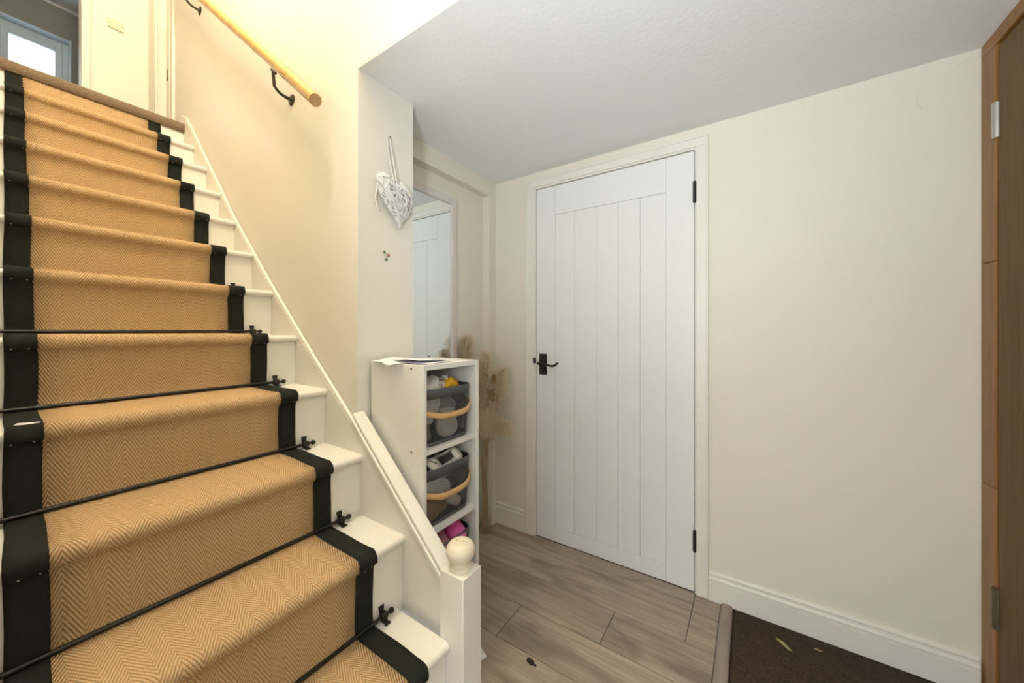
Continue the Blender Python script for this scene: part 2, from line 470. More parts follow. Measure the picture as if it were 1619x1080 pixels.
# ------------------------------------------------------------------ floor: base and planks
fl = tag(MB().box(XA - 0.1, XR + 0.15, -1.7, YD + 0.15, -0.10, -0.014).build('floor', M['darkgap']), 'grey brown oak laminate plank floor of the hall', 'floor', None, 'structure')
rows = [1.80, 1.672, 1.492, 1.304, 1.121, 0.94, 0.76, 0.58, 0.40, 0.22, 0.04, -0.14, -0.50, -0.86, -1.22, -1.6]
joints = {0: [-0.209], 1: [-0.209], 2: [-0.475], 3: [-0.820], 4: [-0.30], 5: [-0.62], 6: [-0.4], 7: [-0.75], 8: [-0.3]}
g = 0.0011
for i in range(len(rows) - 1):
    y1, y0 = rows[i], rows[i + 1]
    x0 = XA if y0 > 0.985 else (-1.125 if y0 > 0.70 else -0.42)
    if 0.5 < y1 < 0.78: x0 = -0.47
    if y1 < YL: x0 = -0.8
    xs = [x0] + [j for j in joints.get(i, []) if j > x0] + [-0.11 if y1 > 0.10 else XR]
    for k in range(len(xs) - 1):
        b = MB()
        b.box(xs[k] + g, xs[k + 1] - g, y0 + g, y1 - g, -0.012, 0.0)
        b.build('plank', M['plank'], fl, 0.0012, 0, 1)
MB().box(-0.615, -0.471, 0.702, 0.759, -0.012, 0.0).build('plank', M['plank'], fl, 0.0012, 0, 1)
b = MB()
prof = [(-0.109, -0.012), (-0.109, 0.003), (-0.103, 0.008), (-0.094, 0.010), (-0.080, 0.010), (-0.070, 0.007), (-0.065, 0.0), (-0.065, -0.012)]
vs = []; n = len(prof)
for y in (0.05, 1.783):
    for x, z in prof: vs.append((x, y, z))
b.add(vs, [tuple(range(n)), tuple(range(2 * n - 1, n - 1, -1))] + [(i + n, (i + 1) % n + n, (i + 1) % n, i) for i in range(n)])
struct('trim_3', 'grey wood effect threshold strip between planks and brown mat', 'threshold', b, M['strip'])

# coir mat in its well
b = MB(); st = 0.006; nx = int(0.682 / st); ny = int(0.72 / st); rr = random.Random(3)
vs = []; fs = []
for j in range(ny + 1):
    for i in range(nx + 1):
        edge = i in (0, nx) or j == ny
        vs.append((-0.064 + i * st, 1.781 - j * st, -0.010 if edge else -0.001 + rr.uniform(-0.0038, 0.0034)))
for j in range(ny):
    for i in range(nx):
        a = j * (nx + 1) + i; fs.append((a, a + nx + 1, a + nx + 2, a + 1))
b.add(vs, fs, True)
b.box(-0.064, 0.616, 0.06, 1.781 - ny * st, -0.012, -0.001)
tag(b.build('door_mat', M['mattuft']), 'dark brown coir mat on the floor before the brown door', 'mat')

# ------------------------------------------------------------------ baseboards and architraves
bp = [(0, 0), (0.017, 0), (0.017, 0.0815), (0.0105, 0.0835), (0.0105, 0.087), (0.0155, 0.0895), (0.0165, 0.094), (0.0155, 0.0995), (0.012, 0.1025), (0.0065, 0.104), (0.0065, 0.108), (0.0105, 0.1105), (0.0115, 0.115), (0.0095, 0.1205), (0.005, 0.1245), (0, 0.1245)]


def base_x(x0, x1):
    return MB().prism([(YD - d, z) for d, z in bp], 'X', x0, x1)


struct('baseboard_back', 'cream moulded baseboard running right from the white door', 'baseboard', base_x(-0.156, XR - 0.012), M['trim'])
b = base_x(XB, -1.092)
vs = [(XB + d, z) for d, z in bp]
n = len(vs); p3 = []
for y in (1.735, 1.80):
    for x, z in vs: p3.append((x, y, z))
b.add(p3, [tuple(range(n)), tuple(range(2 * n - 1, n - 1, -1))] + [(i + n, (i + 1) % n + n, (i + 1) % n, i) for i in range(n)])
struct('baseboard_left', 'short cream moulded baseboard left of the white door', 'baseboard', b, M['trim'])

b = MB()
T = 0.016
for (x0, x1) in ((-1.092, DX0 - 0.010), (DX1 + 0.010, -0.157)):
    b.box(x0, x1, YD - T, YD, 0, DZ + 0.012); 
b.box(-1.092, -0.157, YD - T, YD, DZ + 0.012, 2.036)
for (x0, x1) in ((-1.092, -1.084), (-0.165, -0.157)):
    b.box(x0, x1, YD - T - 0.004, YD - T, 0, 2.036)
b.box(-1.084, -0.165, YD - T - 0.004, YD - T, 2.028, 2.036)
struct('trim_4', 'cream architrave framing the white door', 'architrave', b, M['trim'], 0.0015)
b = MB()
b.box(DX0 - 0.012, DX0 - 0.003, YD - 0.009, YD + 0.1, 0, DZ + 0.003); b.box(DX1 + 0.003, DX1 + 0.012, YD - 0.009, YD + 0.1, 0, DZ + 0.003)
b.box(DX0 - 0.012, DX1 + 0.012, YD - 0.009, YD + 0.1, DZ + 0.003, DZ + 0.012)
struct('trim_5', 'cream door lining inside the architrave', 'door lining', b, M['trim'])

# ------------------------------------------------------------------ white door with boarded panel
d1 = thing('door_1', 'closed white cottage door with five grooved boards and black handle', 'door', (DX0, YD, 0), kind='structure')
YF = YD - 0.004
PX0, PX1, PZ0, PZ1 = -0.907, -0.332, 0.078, 1.820
MB().box(DX0, DX1, YF + 0.010, YF + 0.044, 0.004, DZ).build('door_core', M['door'], d1)
for x0, x1 in ((DX0, PX0), (PX1, DX1)):
    MB().box(x0, x1, YF, YF + 0.0102, 0.004, DZ).build('stile', M['door'], d1, 0.0025)
for z0, z1 in ((0.004, PZ0), (PZ1, DZ)):
    MB().box(PX0, PX1, YF, YF + 0.0102, z0, z1).build('rail', M['door'], d1, 0.0025)
ex = [-0.907, -0.794, -0.673, -0.558, -0.450, -0.332]
for k in range(5):
    MB().box(ex[k] + 0.0002, ex[k + 1] - 0.0002, YF + 0.0035, YF + 0.0103, PZ0, PZ1).build('board', M['door'], d1, 0.0022)
hd = bpy.data.objects.new('door_handle', None); C.objects.link(hd); hd.parent = d1; hd['label'] = 'black iron lever handle'
b = MB(); b.box(-1.006, -0.958, YF - 0.005, YF, 0.926, 1.046)
pl = b.build('handle_plate', M['black'], d1, 0.002); pl.parent = hd; pl.data.update()
pts = [(-0.982, YF - 0.004, 0.994), (-0.982, YF - 0.030, 0.994), (-0.978, YF - 0.044, 0.994), (-0.968, YF - 0.049, 0.993), (-0.945, YF - 0.049, 0.991), (-0.92, YF - 0.049, 0.985),
       (-0.90, YF - 0.049, 0.983), (-0.885, YF - 0.049, 0.988), (-0.873, YF - 0.049, 0.998), (-0.866, YF - 0.049, 1.002)]
b = MB(); b.tube(pts, [0.008, 0.008, 0.008, 0.0075, 0.006, 0.006, 0.0065, 0.0065, 0.006, 0.004], 10)
b.ball((-0.986, YF - 0.049, 0.994), 0.009)
o = b.build('lever', M['black'], d1); o.parent = hd
b = MB(); b.tube([(-0.980, YF - 0.004, 0.958), (-0.980, YF - 0.009, 0.958)], 0.009, 12); b.tube([(-0.989, YF - 0.012, 0.958), (-0.971, YF - 0.012, 0.958)], 0.0035, 8)
o = b.build('thumb_turn', M['black'], d1); o.parent = hd
b = MB()
for x in (-1.000, -0.964):
    for z in (0.934, 1.038): b.ball((x, YF - 0.005, z), 0.0028, 8, 6)
o = b.build('screw_heads', M['bracketmetal'], d1); o.parent = hd; o['kind'] = 'stuff'
for z in (1.795, 0.235):
    h = MB(); h.tube([(DX1 + 0.002, YF - 0.006, z - 0.045), (DX1 + 0.002, YF - 0.006, z + 0.045)], 0.0072, 10)
    h.tube([(DX1 + 0.002, YF - 0.006, z - 0.049), (DX1 + 0.002, YF - 0.006, z + 0.049)], 0.005, 8)
    h.build('hinge', M['black'], d1)
MB().box(DX0 - 0.013, DX0 - 0.002, YD - 0.0215, YD - 0.008, 0.990, 1.020).build('latch_keep', M['black'], d1, 0.001)

# ------------------------------------------------------------------ brown front door on the right wall
d2 = thing('door_2', 'brown wood veneer front door hung on two steel hinges', 'door', (XR, 1.7, 0), kind='structure')
MB().box(XR - 0.003, XR + 0.04, 0.93, 1.711, 0.005, 2.028).build('door_panel', M['veneer'], d2, 0.003)
b = MB()
for (y0, y1, z0, z1) in ((1.05, 1.59, 1.15, 1.90), (1.05, 1.59, 0.2, 0.95)):
    for q in ((y0 + 0.03, y1 - 0.03, z0, z0 + 0.03), (y0 + 0.03, y1 - 0.03, z1 - 0.03, z1), (y0, y0 + 0.03, z0, z1), (y1 - 0.03, y1, z0, z1)):
        b.box(XR - 0.010, XR - 0.0028, *q)
b.build('panel_moulding', M['veneer'], d2, 0.004)
for z0, z1 in ((1.755, 1.862), (0.275, 0.398)):
    o = MB().tube([(XR - 0.004, 1.713, z0), (XR - 0.004, 1.713, z1)], 0.0105, 12)
    hz = o.build('hinge', M['silver'] if z0 > 1 else M['oldbrass'], d2)
    b = MB()
    for k in range(4):
        z = z0 + (z1 - z0) * (k + 0.5) / 4
        b.tube([(XR - 0.004, 1.713, z - 0.0118), (XR - 0.004, 1.713, z + 0.0118)], 0.0113, 12)
    b.build('knuckle', M['silver'] if z0 > 1 else M['oldbrass'], hz)
tf = thing('trim_6', 'orange pine frame round the brown front door, spliced in three lengths', 'door frame', (XR, 1.75, 0), kind='structure')
for z0, z1 in ((0, 0.693), (0.6945, 1.385), (1.3865, 2.040)):
    MB().box(XR - 0.006, XR + 0.06, 1.716, 1.7985, z0, z1).build('jamb_piece', M['pine'], tf, 0.002)
MB().box(XR - 0.006, XR + 0.06, 0.86, 1.7985, 2.041, 2.0825).build('head_piece', M['pine'], tf, 0.002)
MB().box(XR - 0.006, XR + 0.06, 0.86, 0.925, 0, 2.040).build('jamb_piece', M['pine'], tf, 0.002)
MB().box(XR + 0.0, XR + 0.06, 0.925, 1.716, -0.01, 0.004).build('door_sill', M['pine'], tf)

# ------------------------------------------------------------------ staircase
XN = [-0.46, -0.662, -0.865, -1.077, -1.295, -1.513, -1.720, -1.915, -2.116, -2.315, -2.505, -2.709, -2.886]
ZT = [0.165, 0.350, 0.560, 0.762, 0.962, 1.156, 1.347, 1.534, 1.716, 1.899, 2.079, 2.256, 2.395]
YR = 0.722
OV = 0.016
sc = thing('staircase', 'white painted wooden staircase climbing past the bamboo handrail', 'staircase', (-0.46, 0.35, 0))
for i in range(12):
    x, z = XN[i], ZT[i]; xb = XN[i + 1] - OV
    yr = 0.699 if i < 2 else YR
    r = 0.013
    prof = [(xb - 0.01, z - 0.026), (xb - 0.01, z), (x - r, z)] + [(x - r + r * cos(a), z - r + r * sin(a)) for a in [radians(t) for t in (67, 45, 22, 0, -22, -45, -67)]] + [(x - r, z - 0.026)]
    pts = [(px, pz) for px, pz in prof]
    bm = MB(); n = len(pts); vs = []
    for y in (YL + 0.001, yr):
        for px, pz in pts: vs.append((px, y, pz))
    bm.add(vs, [tuple(range(n)), tuple(range(2 * n - 1, n - 1, -1))] + [(k + n, (k + 1) % n + n, (k + 1) % n, k) for k in range(n)])
    bm.build('tread', M['stairpaint'], sc)
for i in range(13):
    x = XN[i] - OV; z0 = ZT[i - 1] if i else 0
    yr = 0.699 if i < 2 else YR
    MB().box(x - 0.015, x, YL + 0.001, yr, z0 - (0.02 if i else 0), ZT[i] - 0.026 if i < 12 else 2.392).build('riser', M['stairpaint'], sc)
# wall string with its bead, following the slope
bl = [(-2.975, 2.520), (-2.875, 2.475), (-2.16, 1.741), (-1.762, 1.379), (-1.394, 1.065), (-1.136, 0.855)]
poly = [(p[0], p[1] - 0.006) for p in bl] + [(-1.136, 0.05), (-1.6, 0.55), (-2.3, 1.3), (-2.975, 2.1)]
MB().prism([(x, z) for x, z in poly][::-1], 'Y', 0.7225, YS - 0.0005).build('string_board', M['stairwall'], sc)
b = MB()
b.tube([(x, 0.7315, z) for x, z in bl], 0.0078, 8)
b.build('string_bead', M['trim'], sc)
# dwarf side panel under the capping
capA, capB = (-1.126, 0.886), (-0.705, 0.506)
sl = (capA[1] - capB[1]) / (capA[0] - capB[0])
top = lambda x, d=0: capA[1] + sl * (x - capA[0]) + d
MB().prism([(-1.136, 0), (-1.136, top(-1.136, -0.03)), (-0.70, top(-0.70, -0.03)), (-0.70, 0)], 'Y', 0.7215, 0.760).build('side_panel', M['stairpaint'], sc)
b = MB(); x0, x1 = -1.134, -0.702
# sloped flat capping plus two fine mouldings on its stair side
b.prism([(x0, top(x0, -0.014)), (x0, top(x0)), (x1, top(x1)), (x1, top(x1, -0.014))], 'Y', 0.7215, 0.766)
cap = b.build('cap_rail', M['stairpaint'], sc, 0.002)
for d0, d1_, y0 in ((-0.013, -0.027, 0.7135), (-0.028, -0.042, 0.7165)):
    MB().prism([(x0, top(x0, d1_)), (x0, top(x0, d0)), (x1, top(x1, d0)), (x1, top(x1, d1_))], 'Y', y0, 0.7225).build('cap_moulding', M['stairpaint'], cap, 0.003)
# newel post with its turned ball
NX0, NX1, NY0, NY1 = -0.700, -0.617, 0.700, 0.774
nw = MB().box(NX0, NX1, NY0, NY1, 0, 0.531).build('newel_post', M['stairpaint'], sc, 0.0025)
ncx, ncy = (NX0 + NX1) / 2, (NY0 + NY1) / 2
fp = [(0.0318, 0.5305), (0.0330, 0.5335), (0.0318, 0.5365), (0.0285, 0.5385), (0.0272, 0.5400), (0.0290, 0.5415), (0.0296, 0.5440), (0.0285, 0.5465), (0.0258, 0.5480)]
R0, zc = 0.0395, 0.577
for a in range(-50, 58, 9): fp.append((R0 * cos(radians(a)), zc + R0 * 0.80 * sin(radians(a))))
zt_ = fp[-1][1]
fp += [(0.0205, zt_ + 0.0006), (0.0195, zt_ + 0.0026), (0.018, zt_ + 0.003)]
fin = MB().lathe(fp, ncx, ncy, 32).build('finial', M['ball'], nw)
b = MB(); b.ball((ncx + 0.010, ncy + 0.002, zt_ + 0.003), 0.0028, 8, 6, (1, 1, 0.4)); b.ball((ncx - 0.009, ncy - 0.006, zt_ + 0.003), 0.0022, 8, 6, (1, 1, 0.4))
b.build('screw_hole', M['oldbrass'], nw)

# ------------------------------------------------------------------ stair runner
def runner_path():
    P = []; T_ = 0.008
    xr = XN[12] - OV + 0.0065
    P.append((xr, 2.393)); P.append((xr, 2.33))
    for i in range(11, -1, -1):
        zt = ZT[i] + T_; xf = XN[i + 1] - OV + 0.0065
        zt0 = zt
        P += [(xf, zt + 0.03), (xf + 0.0015, zt + 0.008), (xf + 0.006, zt + 0.002), (xf + 0.014, zt)]
        xn = XN[i]; r = 0.0215; cx_ = xn - r + T_ + 0.001; cz = zt - r
        k = 6
        for q in range(1, k): P.append((xf + 0.014 + (cx_ - xf - 0.014) * q / k, zt + 0.0005 * sin(q)))
        for a in (90, 72, 54, 36, 18, 0, -18, -36, -54, -72): P.append((cx_ + r * cos(radians(a)), cz + r * sin(radians(a))))
        xr = xn - OV + 0.0065
        P += [(xr + 0.003, cz - r - 0.002), (xr, cz - r - 0.010)]
        P.append((xr, cz - r - 0.045)); P.append((xr, cz - r - 0.09))
    P.append((XN[0] - OV + 0.0065, 0.004))
    return P


RP = runner_path()
arc = [0.0]
for a, c in zip(RP, RP[1:]): arc.append(arc[-1] + math.hypot(c[0] - a[0], c[1] - a[1]))
rn = thing('stair_runner', 'tan herringbone jute runner with black borders down the white stairs', 'carpet runner', (-0.46, 0.33, 0))


def yleft(x): return 0.030 + (-1.077 - x) * 0.0300 if x < -0.6 else 0.0157


def rstrip(fy0, fy1, lift, cols):
    b = MB(); b.uv = []; vs = []; fs = []; rg = random.Random(5)
    nP = len(RP)
    for i, (x, z) in enumerate(RP):
        p0 = Vector(RP[max(i - 1, 0)]); p1 = Vector(RP[min(i + 1, nP - 1)]); t = (p1 - p0).normalized(); nrm = Vector((-t[1], t[0]))
        if nrm[0] + nrm[1] < 0: nrm = -nrm
        y0, y1 = fy0(x), fy1(x)
        for k in range(cols + 1):
            y = y0 + (y1 - y0) * k / cols
            d = lift + 0.0008 * sin(y * 40 + i * 1.3)
            vs.append((x + nrm[0] * d, y + (0.0012 * sin(arc[i] * 21) if k in (0, cols) else 0), z + nrm[1] * d)); b.uv.append((y - 0.005, arc[i]))
    for i in range(nP - 1):
        for k in range(cols):
            a = i * (cols + 1) + k; fs.append((a, a + cols + 1, a + cols + 2, a + 1))
    b.add(vs, fs, True)
    return b


LT = 0.0505
rstrip(lambda x: yleft(x) + LT - 0.0012, lambda x: 0.5652, 0.0, 8).build('jute_field', M['jute'], rn, 0, 0.0065)
rstrip(lambda x: yleft(x), lambda x: yleft(x) + LT, 0.0016, 3).build('black_border', M['tape'], rn, 0, 0.008)
rstrip(lambda x: 0.564, lambda x: 0.617, 0.0016, 3).build('black_border', M['tape'], rn, 0, 0.008)
tk = MB().ball((0, 0, 0), 0.0016, 6, 4)
tkm = tk.mesh('tack', M['silver'])
for i in range(1, 12):
    for y in (yleft(XN[i]) + 0.012, yleft(XN[i]) + 0.040, 0.578, 0.605):
        if random.random() < 0.75:
            o = bpy.data.objects.new('tack', tkm); C.objects.link(o); o.parent = rn
            a = radians(-38)
            o.location = Vector((XN[i] - 0.0125 + 0.0235 * cos(a), y + random.uniform(-.004, .004), ZT[i] - 0.0135 + 0.0235 * sin(a))) - rn.location
b = MB(); b.add([(-1.33, 0.055, 0.9722), (-1.318, 0.075, 0.9722), (-1.312, 0.092, 0.9718), (-1.303, 0.083, 0.9716), (-1.300, 0.066, 0.9712), (-1.31, 0.050, 0.9718)], [(0, 5, 4, 3, 2, 1)])
tag(b.build('fluff_scrap', M['paper'], None, 0, 0.0012), 'small torn white scrap on the left black border of the runner', 'scrap')

# stair rods
rod_names = ['lowest black stair rod in view, nearest the newel post', 'second lowest black stair rod, one step above the nearest', 'third black stair rod up from the newel post',
             'fourth black stair rod up from the newel post', 'fifth black stair rod up, level with the top of the dwarf panel', 'topmost black stair rod, only its bracket tips seen over the step']


def make_rod(label):
    r = thing('stair_rod', label, 'stair rod', (0, 0, 0), 'black rods holding the stair runner')
    z = 0.0155
    MB().tube([(0.0065 + 0.0, -0.012, z), (0.0065, 0.652, z)], 0.0053, 10).build('rod', M['rodmetal'], r)
    for y, s in ((0.647, 1), (-0.004, -1)):
        b = MB()
        # bow-tie bracket: one wing up the riser, one wing on the tread
        w0, w1 = 0.0055, 0.0095
        b.add([(-0.0065, y - w1, z + 0.025), (-0.0065, y + w1, z + 0.025), (-0.0065, y + w0, z + 0.006), (-0.0065, y - w0, z + 0.006),
               (-0.003, y - w1, z + 0.025), (-0.003, y + w1, z + 0.025), (0.000, y + w0, z + 0.006), (0.000, y - w0, z + 0.006)],
              [(0, 1, 2, 3), (7, 6, 5, 4), (0, 4, 5, 1), (1, 5, 6, 2), (2, 6, 7, 3), (3, 7, 4, 0)])
        b.add([(0.012, y - w0, 0.006), (0.012, y + w0, 0.006), (0.028, y + w1, 0.0035), (0.028, y - w1, 0.0035),
               (0.012, y - w0, 0.001), (0.012, y + w0, 0.001), (0.028, y + w1, 0.0005), (0.028, y - w1, 0.0005)],
              [(0, 1, 2, 3), (7, 6, 5, 4), (0, 4, 5, 1), (1, 5, 6, 2), (2, 6, 7, 3), (3, 7, 4, 0)])
        b.tube([(0.0065, y - 0.010, z), (0.0065, y + 0.010, z)], 0.0092, 10)
        b.box(-0.006, 0.004, y - 0.006, y + 0.006, z - 0.008, z + 0.012)
        b.box(0.004, 0.016, y - 0.006, y + 0.006, 0.001, z)
        bk = b.build('bracket', M['rodmetal'], r, 0.0008, 0, 1)
        c = MB(); c.tube([(0.0065, y, z), (0.0065, y + s * 0.020, z)], 0.004, 8); c.ball((0.0065, y + s * 0.026, z), 0.0082, 12, 8)
        c.build('end_knob', M['rodmetal'], bk)
    return r


r0 = make_rod(rod_names[0])
for k in range(6):
    o = r0 if k == 0 else copy_tree(r0)
    o['label'] = rod_names[k]
    o.location = (XN[k + 2] - OV + 0.0075, 0, ZT[k + 1] + 0.0005)
    if k: o.location.z += 0.0

# ------------------------------------------------------------------ bamboo handrail
hr = thing('handrail', 'bamboo pole handrail on black iron brackets fixed to the stair wall', 'handrail', (-1.6, 0.70, 2.1))
A = Vector((-1.285, 0.675, 1.988)); B = Vector((-3.05, 0.675, 3.52))
B = A + (Vector((-2.319, 0.675, 2.850)) - A).normalized() * 2.3
pts = []; rs = []; Ld = (B - A); Nn = 90
nodes = [0.28, 0.62, 0.98, 1.34, 1.7, 2.05]
for i in range(Nn + 1):
    t = i / Nn; s = t * 2.3
    bulge = sum(0.0022 * math.exp(-((s - q) / 0.010) ** 2) - 0.0008 * math.exp(-((s - q - 0.03) / 0.02) ** 2) for q in nodes)
    pts.append(A + Ld * t + Vector((0, 0.002 * sin(s * 3), 0.003 * sin(s * 2.3 + 1)))); rs.append(0.0212 - 0.0006 * t + bulge)
MB().tube(pts, rs, 20).build('pole', M['bamboo'], hr)
dv = Ld.normalized()
b = MB(); b.tube([A - dv * 0.0012, A - dv * 0.0002], 0.0195, 20, True); b.build('cut_end', M['stem'], hr)
for q in nodes:
    p = A + dv * q + Vector((0, 0.002 * sin(q * 3), 0.003 * sin(q * 2.3 + 1)))
    MB().tube([p - dv * 0.0011, p + dv * 0.0011], 0.0232, 20, False).build('node_ring', M['shoetan'], hr)


def rail_bracket(xw, zw):
    """Wall rose at (xw, zw); the arm comes out of the wall, then turns up under the pole."""
    t = ((A.x - (xw + 0.0)) / (A.x - B.x)); zp = A.z + (B.z - A.z) * t
    b = MB()
    b.tube([(xw, YS - 0.001, zw), (xw, YS - 0.005, zw)], [0.024, 0.020], 18)
    rose = b.build('wall_rose', M['bracketmetal'], hr)
    y0 = YS - 0.004; yp = 0.675
    arm = [(xw, y0, zw), (xw - 0.002, y0 - 0.018, zw + 0.001), (xw - 0.006, y0 - 0.036, zw + 0.006), (xw - 0.008, yp + 0.016, zw + 0.014), (xw - 0.009, yp + 0.004, zw + 0.026), (xw - 0.009, yp, zp - 0.040), (xw - 0.008, yp, zp - 0.026)]
    MB().tube(arm, [0.008, 0.0065, 0.006, 0.006, 0.006, 0.006, 0.007], 10).build('bracket', M['bracketmetal'], hr)
    b = MB(); p = Vector((xw - 0.008, yp, zp - 0.0275)); b.tube([p - dv * 0.026, p + dv * 0.026], 0.0045, 8); b.build('saddle', M['bracketmetal'], hr)


rail_bracket(-1.597, 2.137)
rail_bracket(-2.684, 3.046)

# ------------------------------------------------------------------ landing and what is seen beyond it
b = MB()
lp = [(-3.80, 2.435), (-2.905, 2.447), (-2.892, 2.443), (-2.883, 2.432), (-2.880, 2.415), (-2.882, 2.399), (-2.890, 2.389), (-2.904, 2.3925), (-3.80, 2.3925)]
vs = []
for y in (YL + 0.002, YS - 0.014):
    for x, z in lp: vs.append((x, y, z))
n = len(lp)
b.add(vs, [tuple(range(n)), tuple(range(2 * n - 1, n - 1, -1))] + [(k + n, (k + 1) % n + n, (k + 1) % n, k) for k in range(n)])
for k in range(2, len(b.sm)): b.sm[k] = True
tag(b.build('landing_carpet', M['landcarpet'], None, 0.003), 'brown speckled landing carpet rolled over the top stair edge', 'carpet')
struct('floor_landing', 'landing floor under the brown carpet', 'floor', MB().box(-3.8, -2.905, YL + 0.001, YS, 2.20, 2.392), M['stairpaint'])

XL = -3.80
b = MB(); b.box(XL - 0.1, XL, 0.430, 0.76, 2.2, 4.7); b.box(XL - 0.1, XL, -1.0, 0.430, 4.45, 4.7); b.box(XL - 0.1, XL, -1.0, -0.30, 2.2, 4.45)
struct('wall_landing', 'cream landing wall holding the small switch plate', 'wall', b, M['stairwall'])
b = MB(); b.box(XL - 0.1, XL + 0.003, 0.414, 0.431, 2.43, 4.45); b.box(XL, XL + 0.014, 0.414, 0.455, 2.43, 4.5)
b.box(XL, XL + 0.018, 0.448, 0.455, 2.43, 4.5)
struct('trim_7', 'cream architrave at the edge of the upstairs doorway', 'architrave', b, M['stairwall'], 0.002)
sw = thing('switch_plate', 'small cream fused switch plate on the landing wall', 'switch plate', (XL, 0.575, 3.37))
MB().box(XL + 0.0005, XL + 0.009, 0.534, 0.613, 3.335, 3.402).build('plate', M['plate'], sw, 0.003)
MB().box(XL + 0.009, XL + 0.012, 0.557, 0.590, 3.361, 3.376).build('fuse_slot', M['trim'], sw, 0.001)
b = MB(); b.ball((XL + 0.009, 0.543, 3.3685), 0.0025, 8, 6); b.build('screw', M['oldbrass'], sw); b = MB(); b.ball((XL + 0.009, 0.604, 3.3685), 0.0025, 8, 6); b.build('screw', M['oldbrass'], sw)

# doorway in the stair wall at the landing
struct('wall_landing_side', 'cream wall strip beyond the landing doorway', 'wall', MB().box(XL, -3.57, YS, 0.985, 2.2, 4.7), M['stairwall'])
d3 = thing('door_3', 'cream door set back in the landing side wall', 'door', (-3.4, 0.80, 2.43), kind='structure')
MB().box(-3.57, -3.21, 0.790, 0.83, 2.43, 4.7).build('door_panel', M['stairwall'], d3)
MB().box(-3.530, -3.490, 0.7835, 0.7895, 2.990, 3.062).build('latch_plate', M['oldbrass'], d3, 0.001)
b = MB(); b.box(-3.225, -3.150, YS - 0.014, YS - 0.0005, 2.44, 4.6); b.box(-3.225, -3.205, YS - 0.018, YS - 0.014, 2.44, 4.6)
b.box(-3.66, -3.555, YS - 0.014, YS - 0.0005, 2.44, 4.6); b.box(-3.58, -3.57, YS - 0.018, YS - 0.014, 2.44, 4.6)
struct('trim_8', 'cream architraves round the landing side doorway', 'architrave', b, M['stairwall'], 0.002)

# room with the window beyond the landing
XW = -6.0
b = MB(); WY0, WY1, WZ0, WZ1 = -0.75, 0.588, 3.2, 4.243
b.box(XW - 0.2, XW, WY1, 1.8, 2.43, 4.6); b.box(XW - 0.2, XW, -1.6, WY0, 2.43, 4.6)
b.box(XW - 0.2, XW, WY0, WY1, WZ1, 4.6); b.box(XW - 0.2, XW, WY0, WY1, 2.43, WZ0)
struct('wall_bedroom', 'shaded taupe wall around the upstairs window', 'wall', b, M['greywall'])
b = MB(); b.box(XW, XL - 0.1, 1.7, 1.8, 2.43, 4.6); b.box(XW, XL - 0.1, -1.7, -1.6, 2.43, 4.6); b.box(XL - 0.12, XL - 0.1, 0.76, 1.8, 2.43, 4.6); b.box(XL - 0.12, XL - 0.1, -1.7, -1.0, 2.43, 4.6)
struct('wall_bedroom_sides', 'taupe side walls of the upstairs room', 'wall', b, M['greywall'])
struct('ceiling_bedroom', 'grey white ceiling of the upstairs room', 'ceiling', MB().box(XW - 0.2, XL - 0.1, -1.7, 1.8, 4.555, 4.7), M['ceil'])
struct('floor_bedroom', 'brown carpeted floor of the upstairs room', 'floor', MB().box(XW - 0.2, XL - 0.1, -1.7, 1.8, 2.33, 2.43), M['landcarpet'])
struct('trim_9', 'thin pale coving line under the upstairs ceiling', 'coving', MB().box(XW, XW + 0.02, -1.6, 1.7, 4.53, 4.555), M['ceil'])
wd = thing('window_1', 'white plastic framed upstairs window with bright sky behind', 'window', (XW - 0.1, -0.08, WZ0), kind='structure')
fx0, fx1 = XW - 0.17, XW - 0.11
b = MB(); e_ = 0.0012
b.box(fx0, fx1, WY1 - 0.052, WY1 - e_, WZ0 + e_, WZ1 - e_); b.box(fx0, fx1, WY0 + e_, WY0 + 0.05, WZ0 + e_, WZ1 - e_); b.box(fx0, fx1, WY0 + 0.05, WY1 - 0.052, WZ1 - 0.075, WZ1 - e_); b.box(fx0, fx1, WY0 + 0.05, WY1 - 0.052, WZ0 + e_, WZ0 + 0.06)
b.box(fx0, fx1, 0.0, 0.155, WZ0 + 0.06, WZ1 - 0.075)
b.build('window_frame', M['upvc'], wd, 0.004)
for y0, y1 in ((0.1555, 0.5355), (WY0 + 0.0505, -0.0005)):
    s = MB(); z0, z1 = WZ0 + 0.0605, WZ1 - 0.0755; t = 0.047
    q0, q1 = fx0 + 0.01, fx1 + 0.012
    s.box(q0, q1, y0, y0 + t, z0, z1); s.box(q0, q1, y1 - t, y1, z0, z1); s.box(q0, q1, y0 + t, y1 - t, z0, z0 + t); s.box(q0, q1, y0 + t, y1 - t, z1 - t, z1)
    so = s.build('sash', M['upvc'], wd, 0.004)
    MB().box(fx0 + 0.028, fx0 + 0.032, y0 + t, y1 - t, z0 + t, z1 - t).build('pane', M['pane'], so)
b = MB(); b.box(XW - 0.108, XW + 0.001, WY0 + 0.001, WY1 - 0.001, WZ1 - 0.006, WZ1 - 0.001); b.box(XW - 0.108, XW + 0.001, WY1 - 0.010, WY1 - 0.001, WZ0, WZ1 - 0.0065)
struct('trim_10', 'white reveal lining of the upstairs window', 'window reveal', b, M['upvc'])

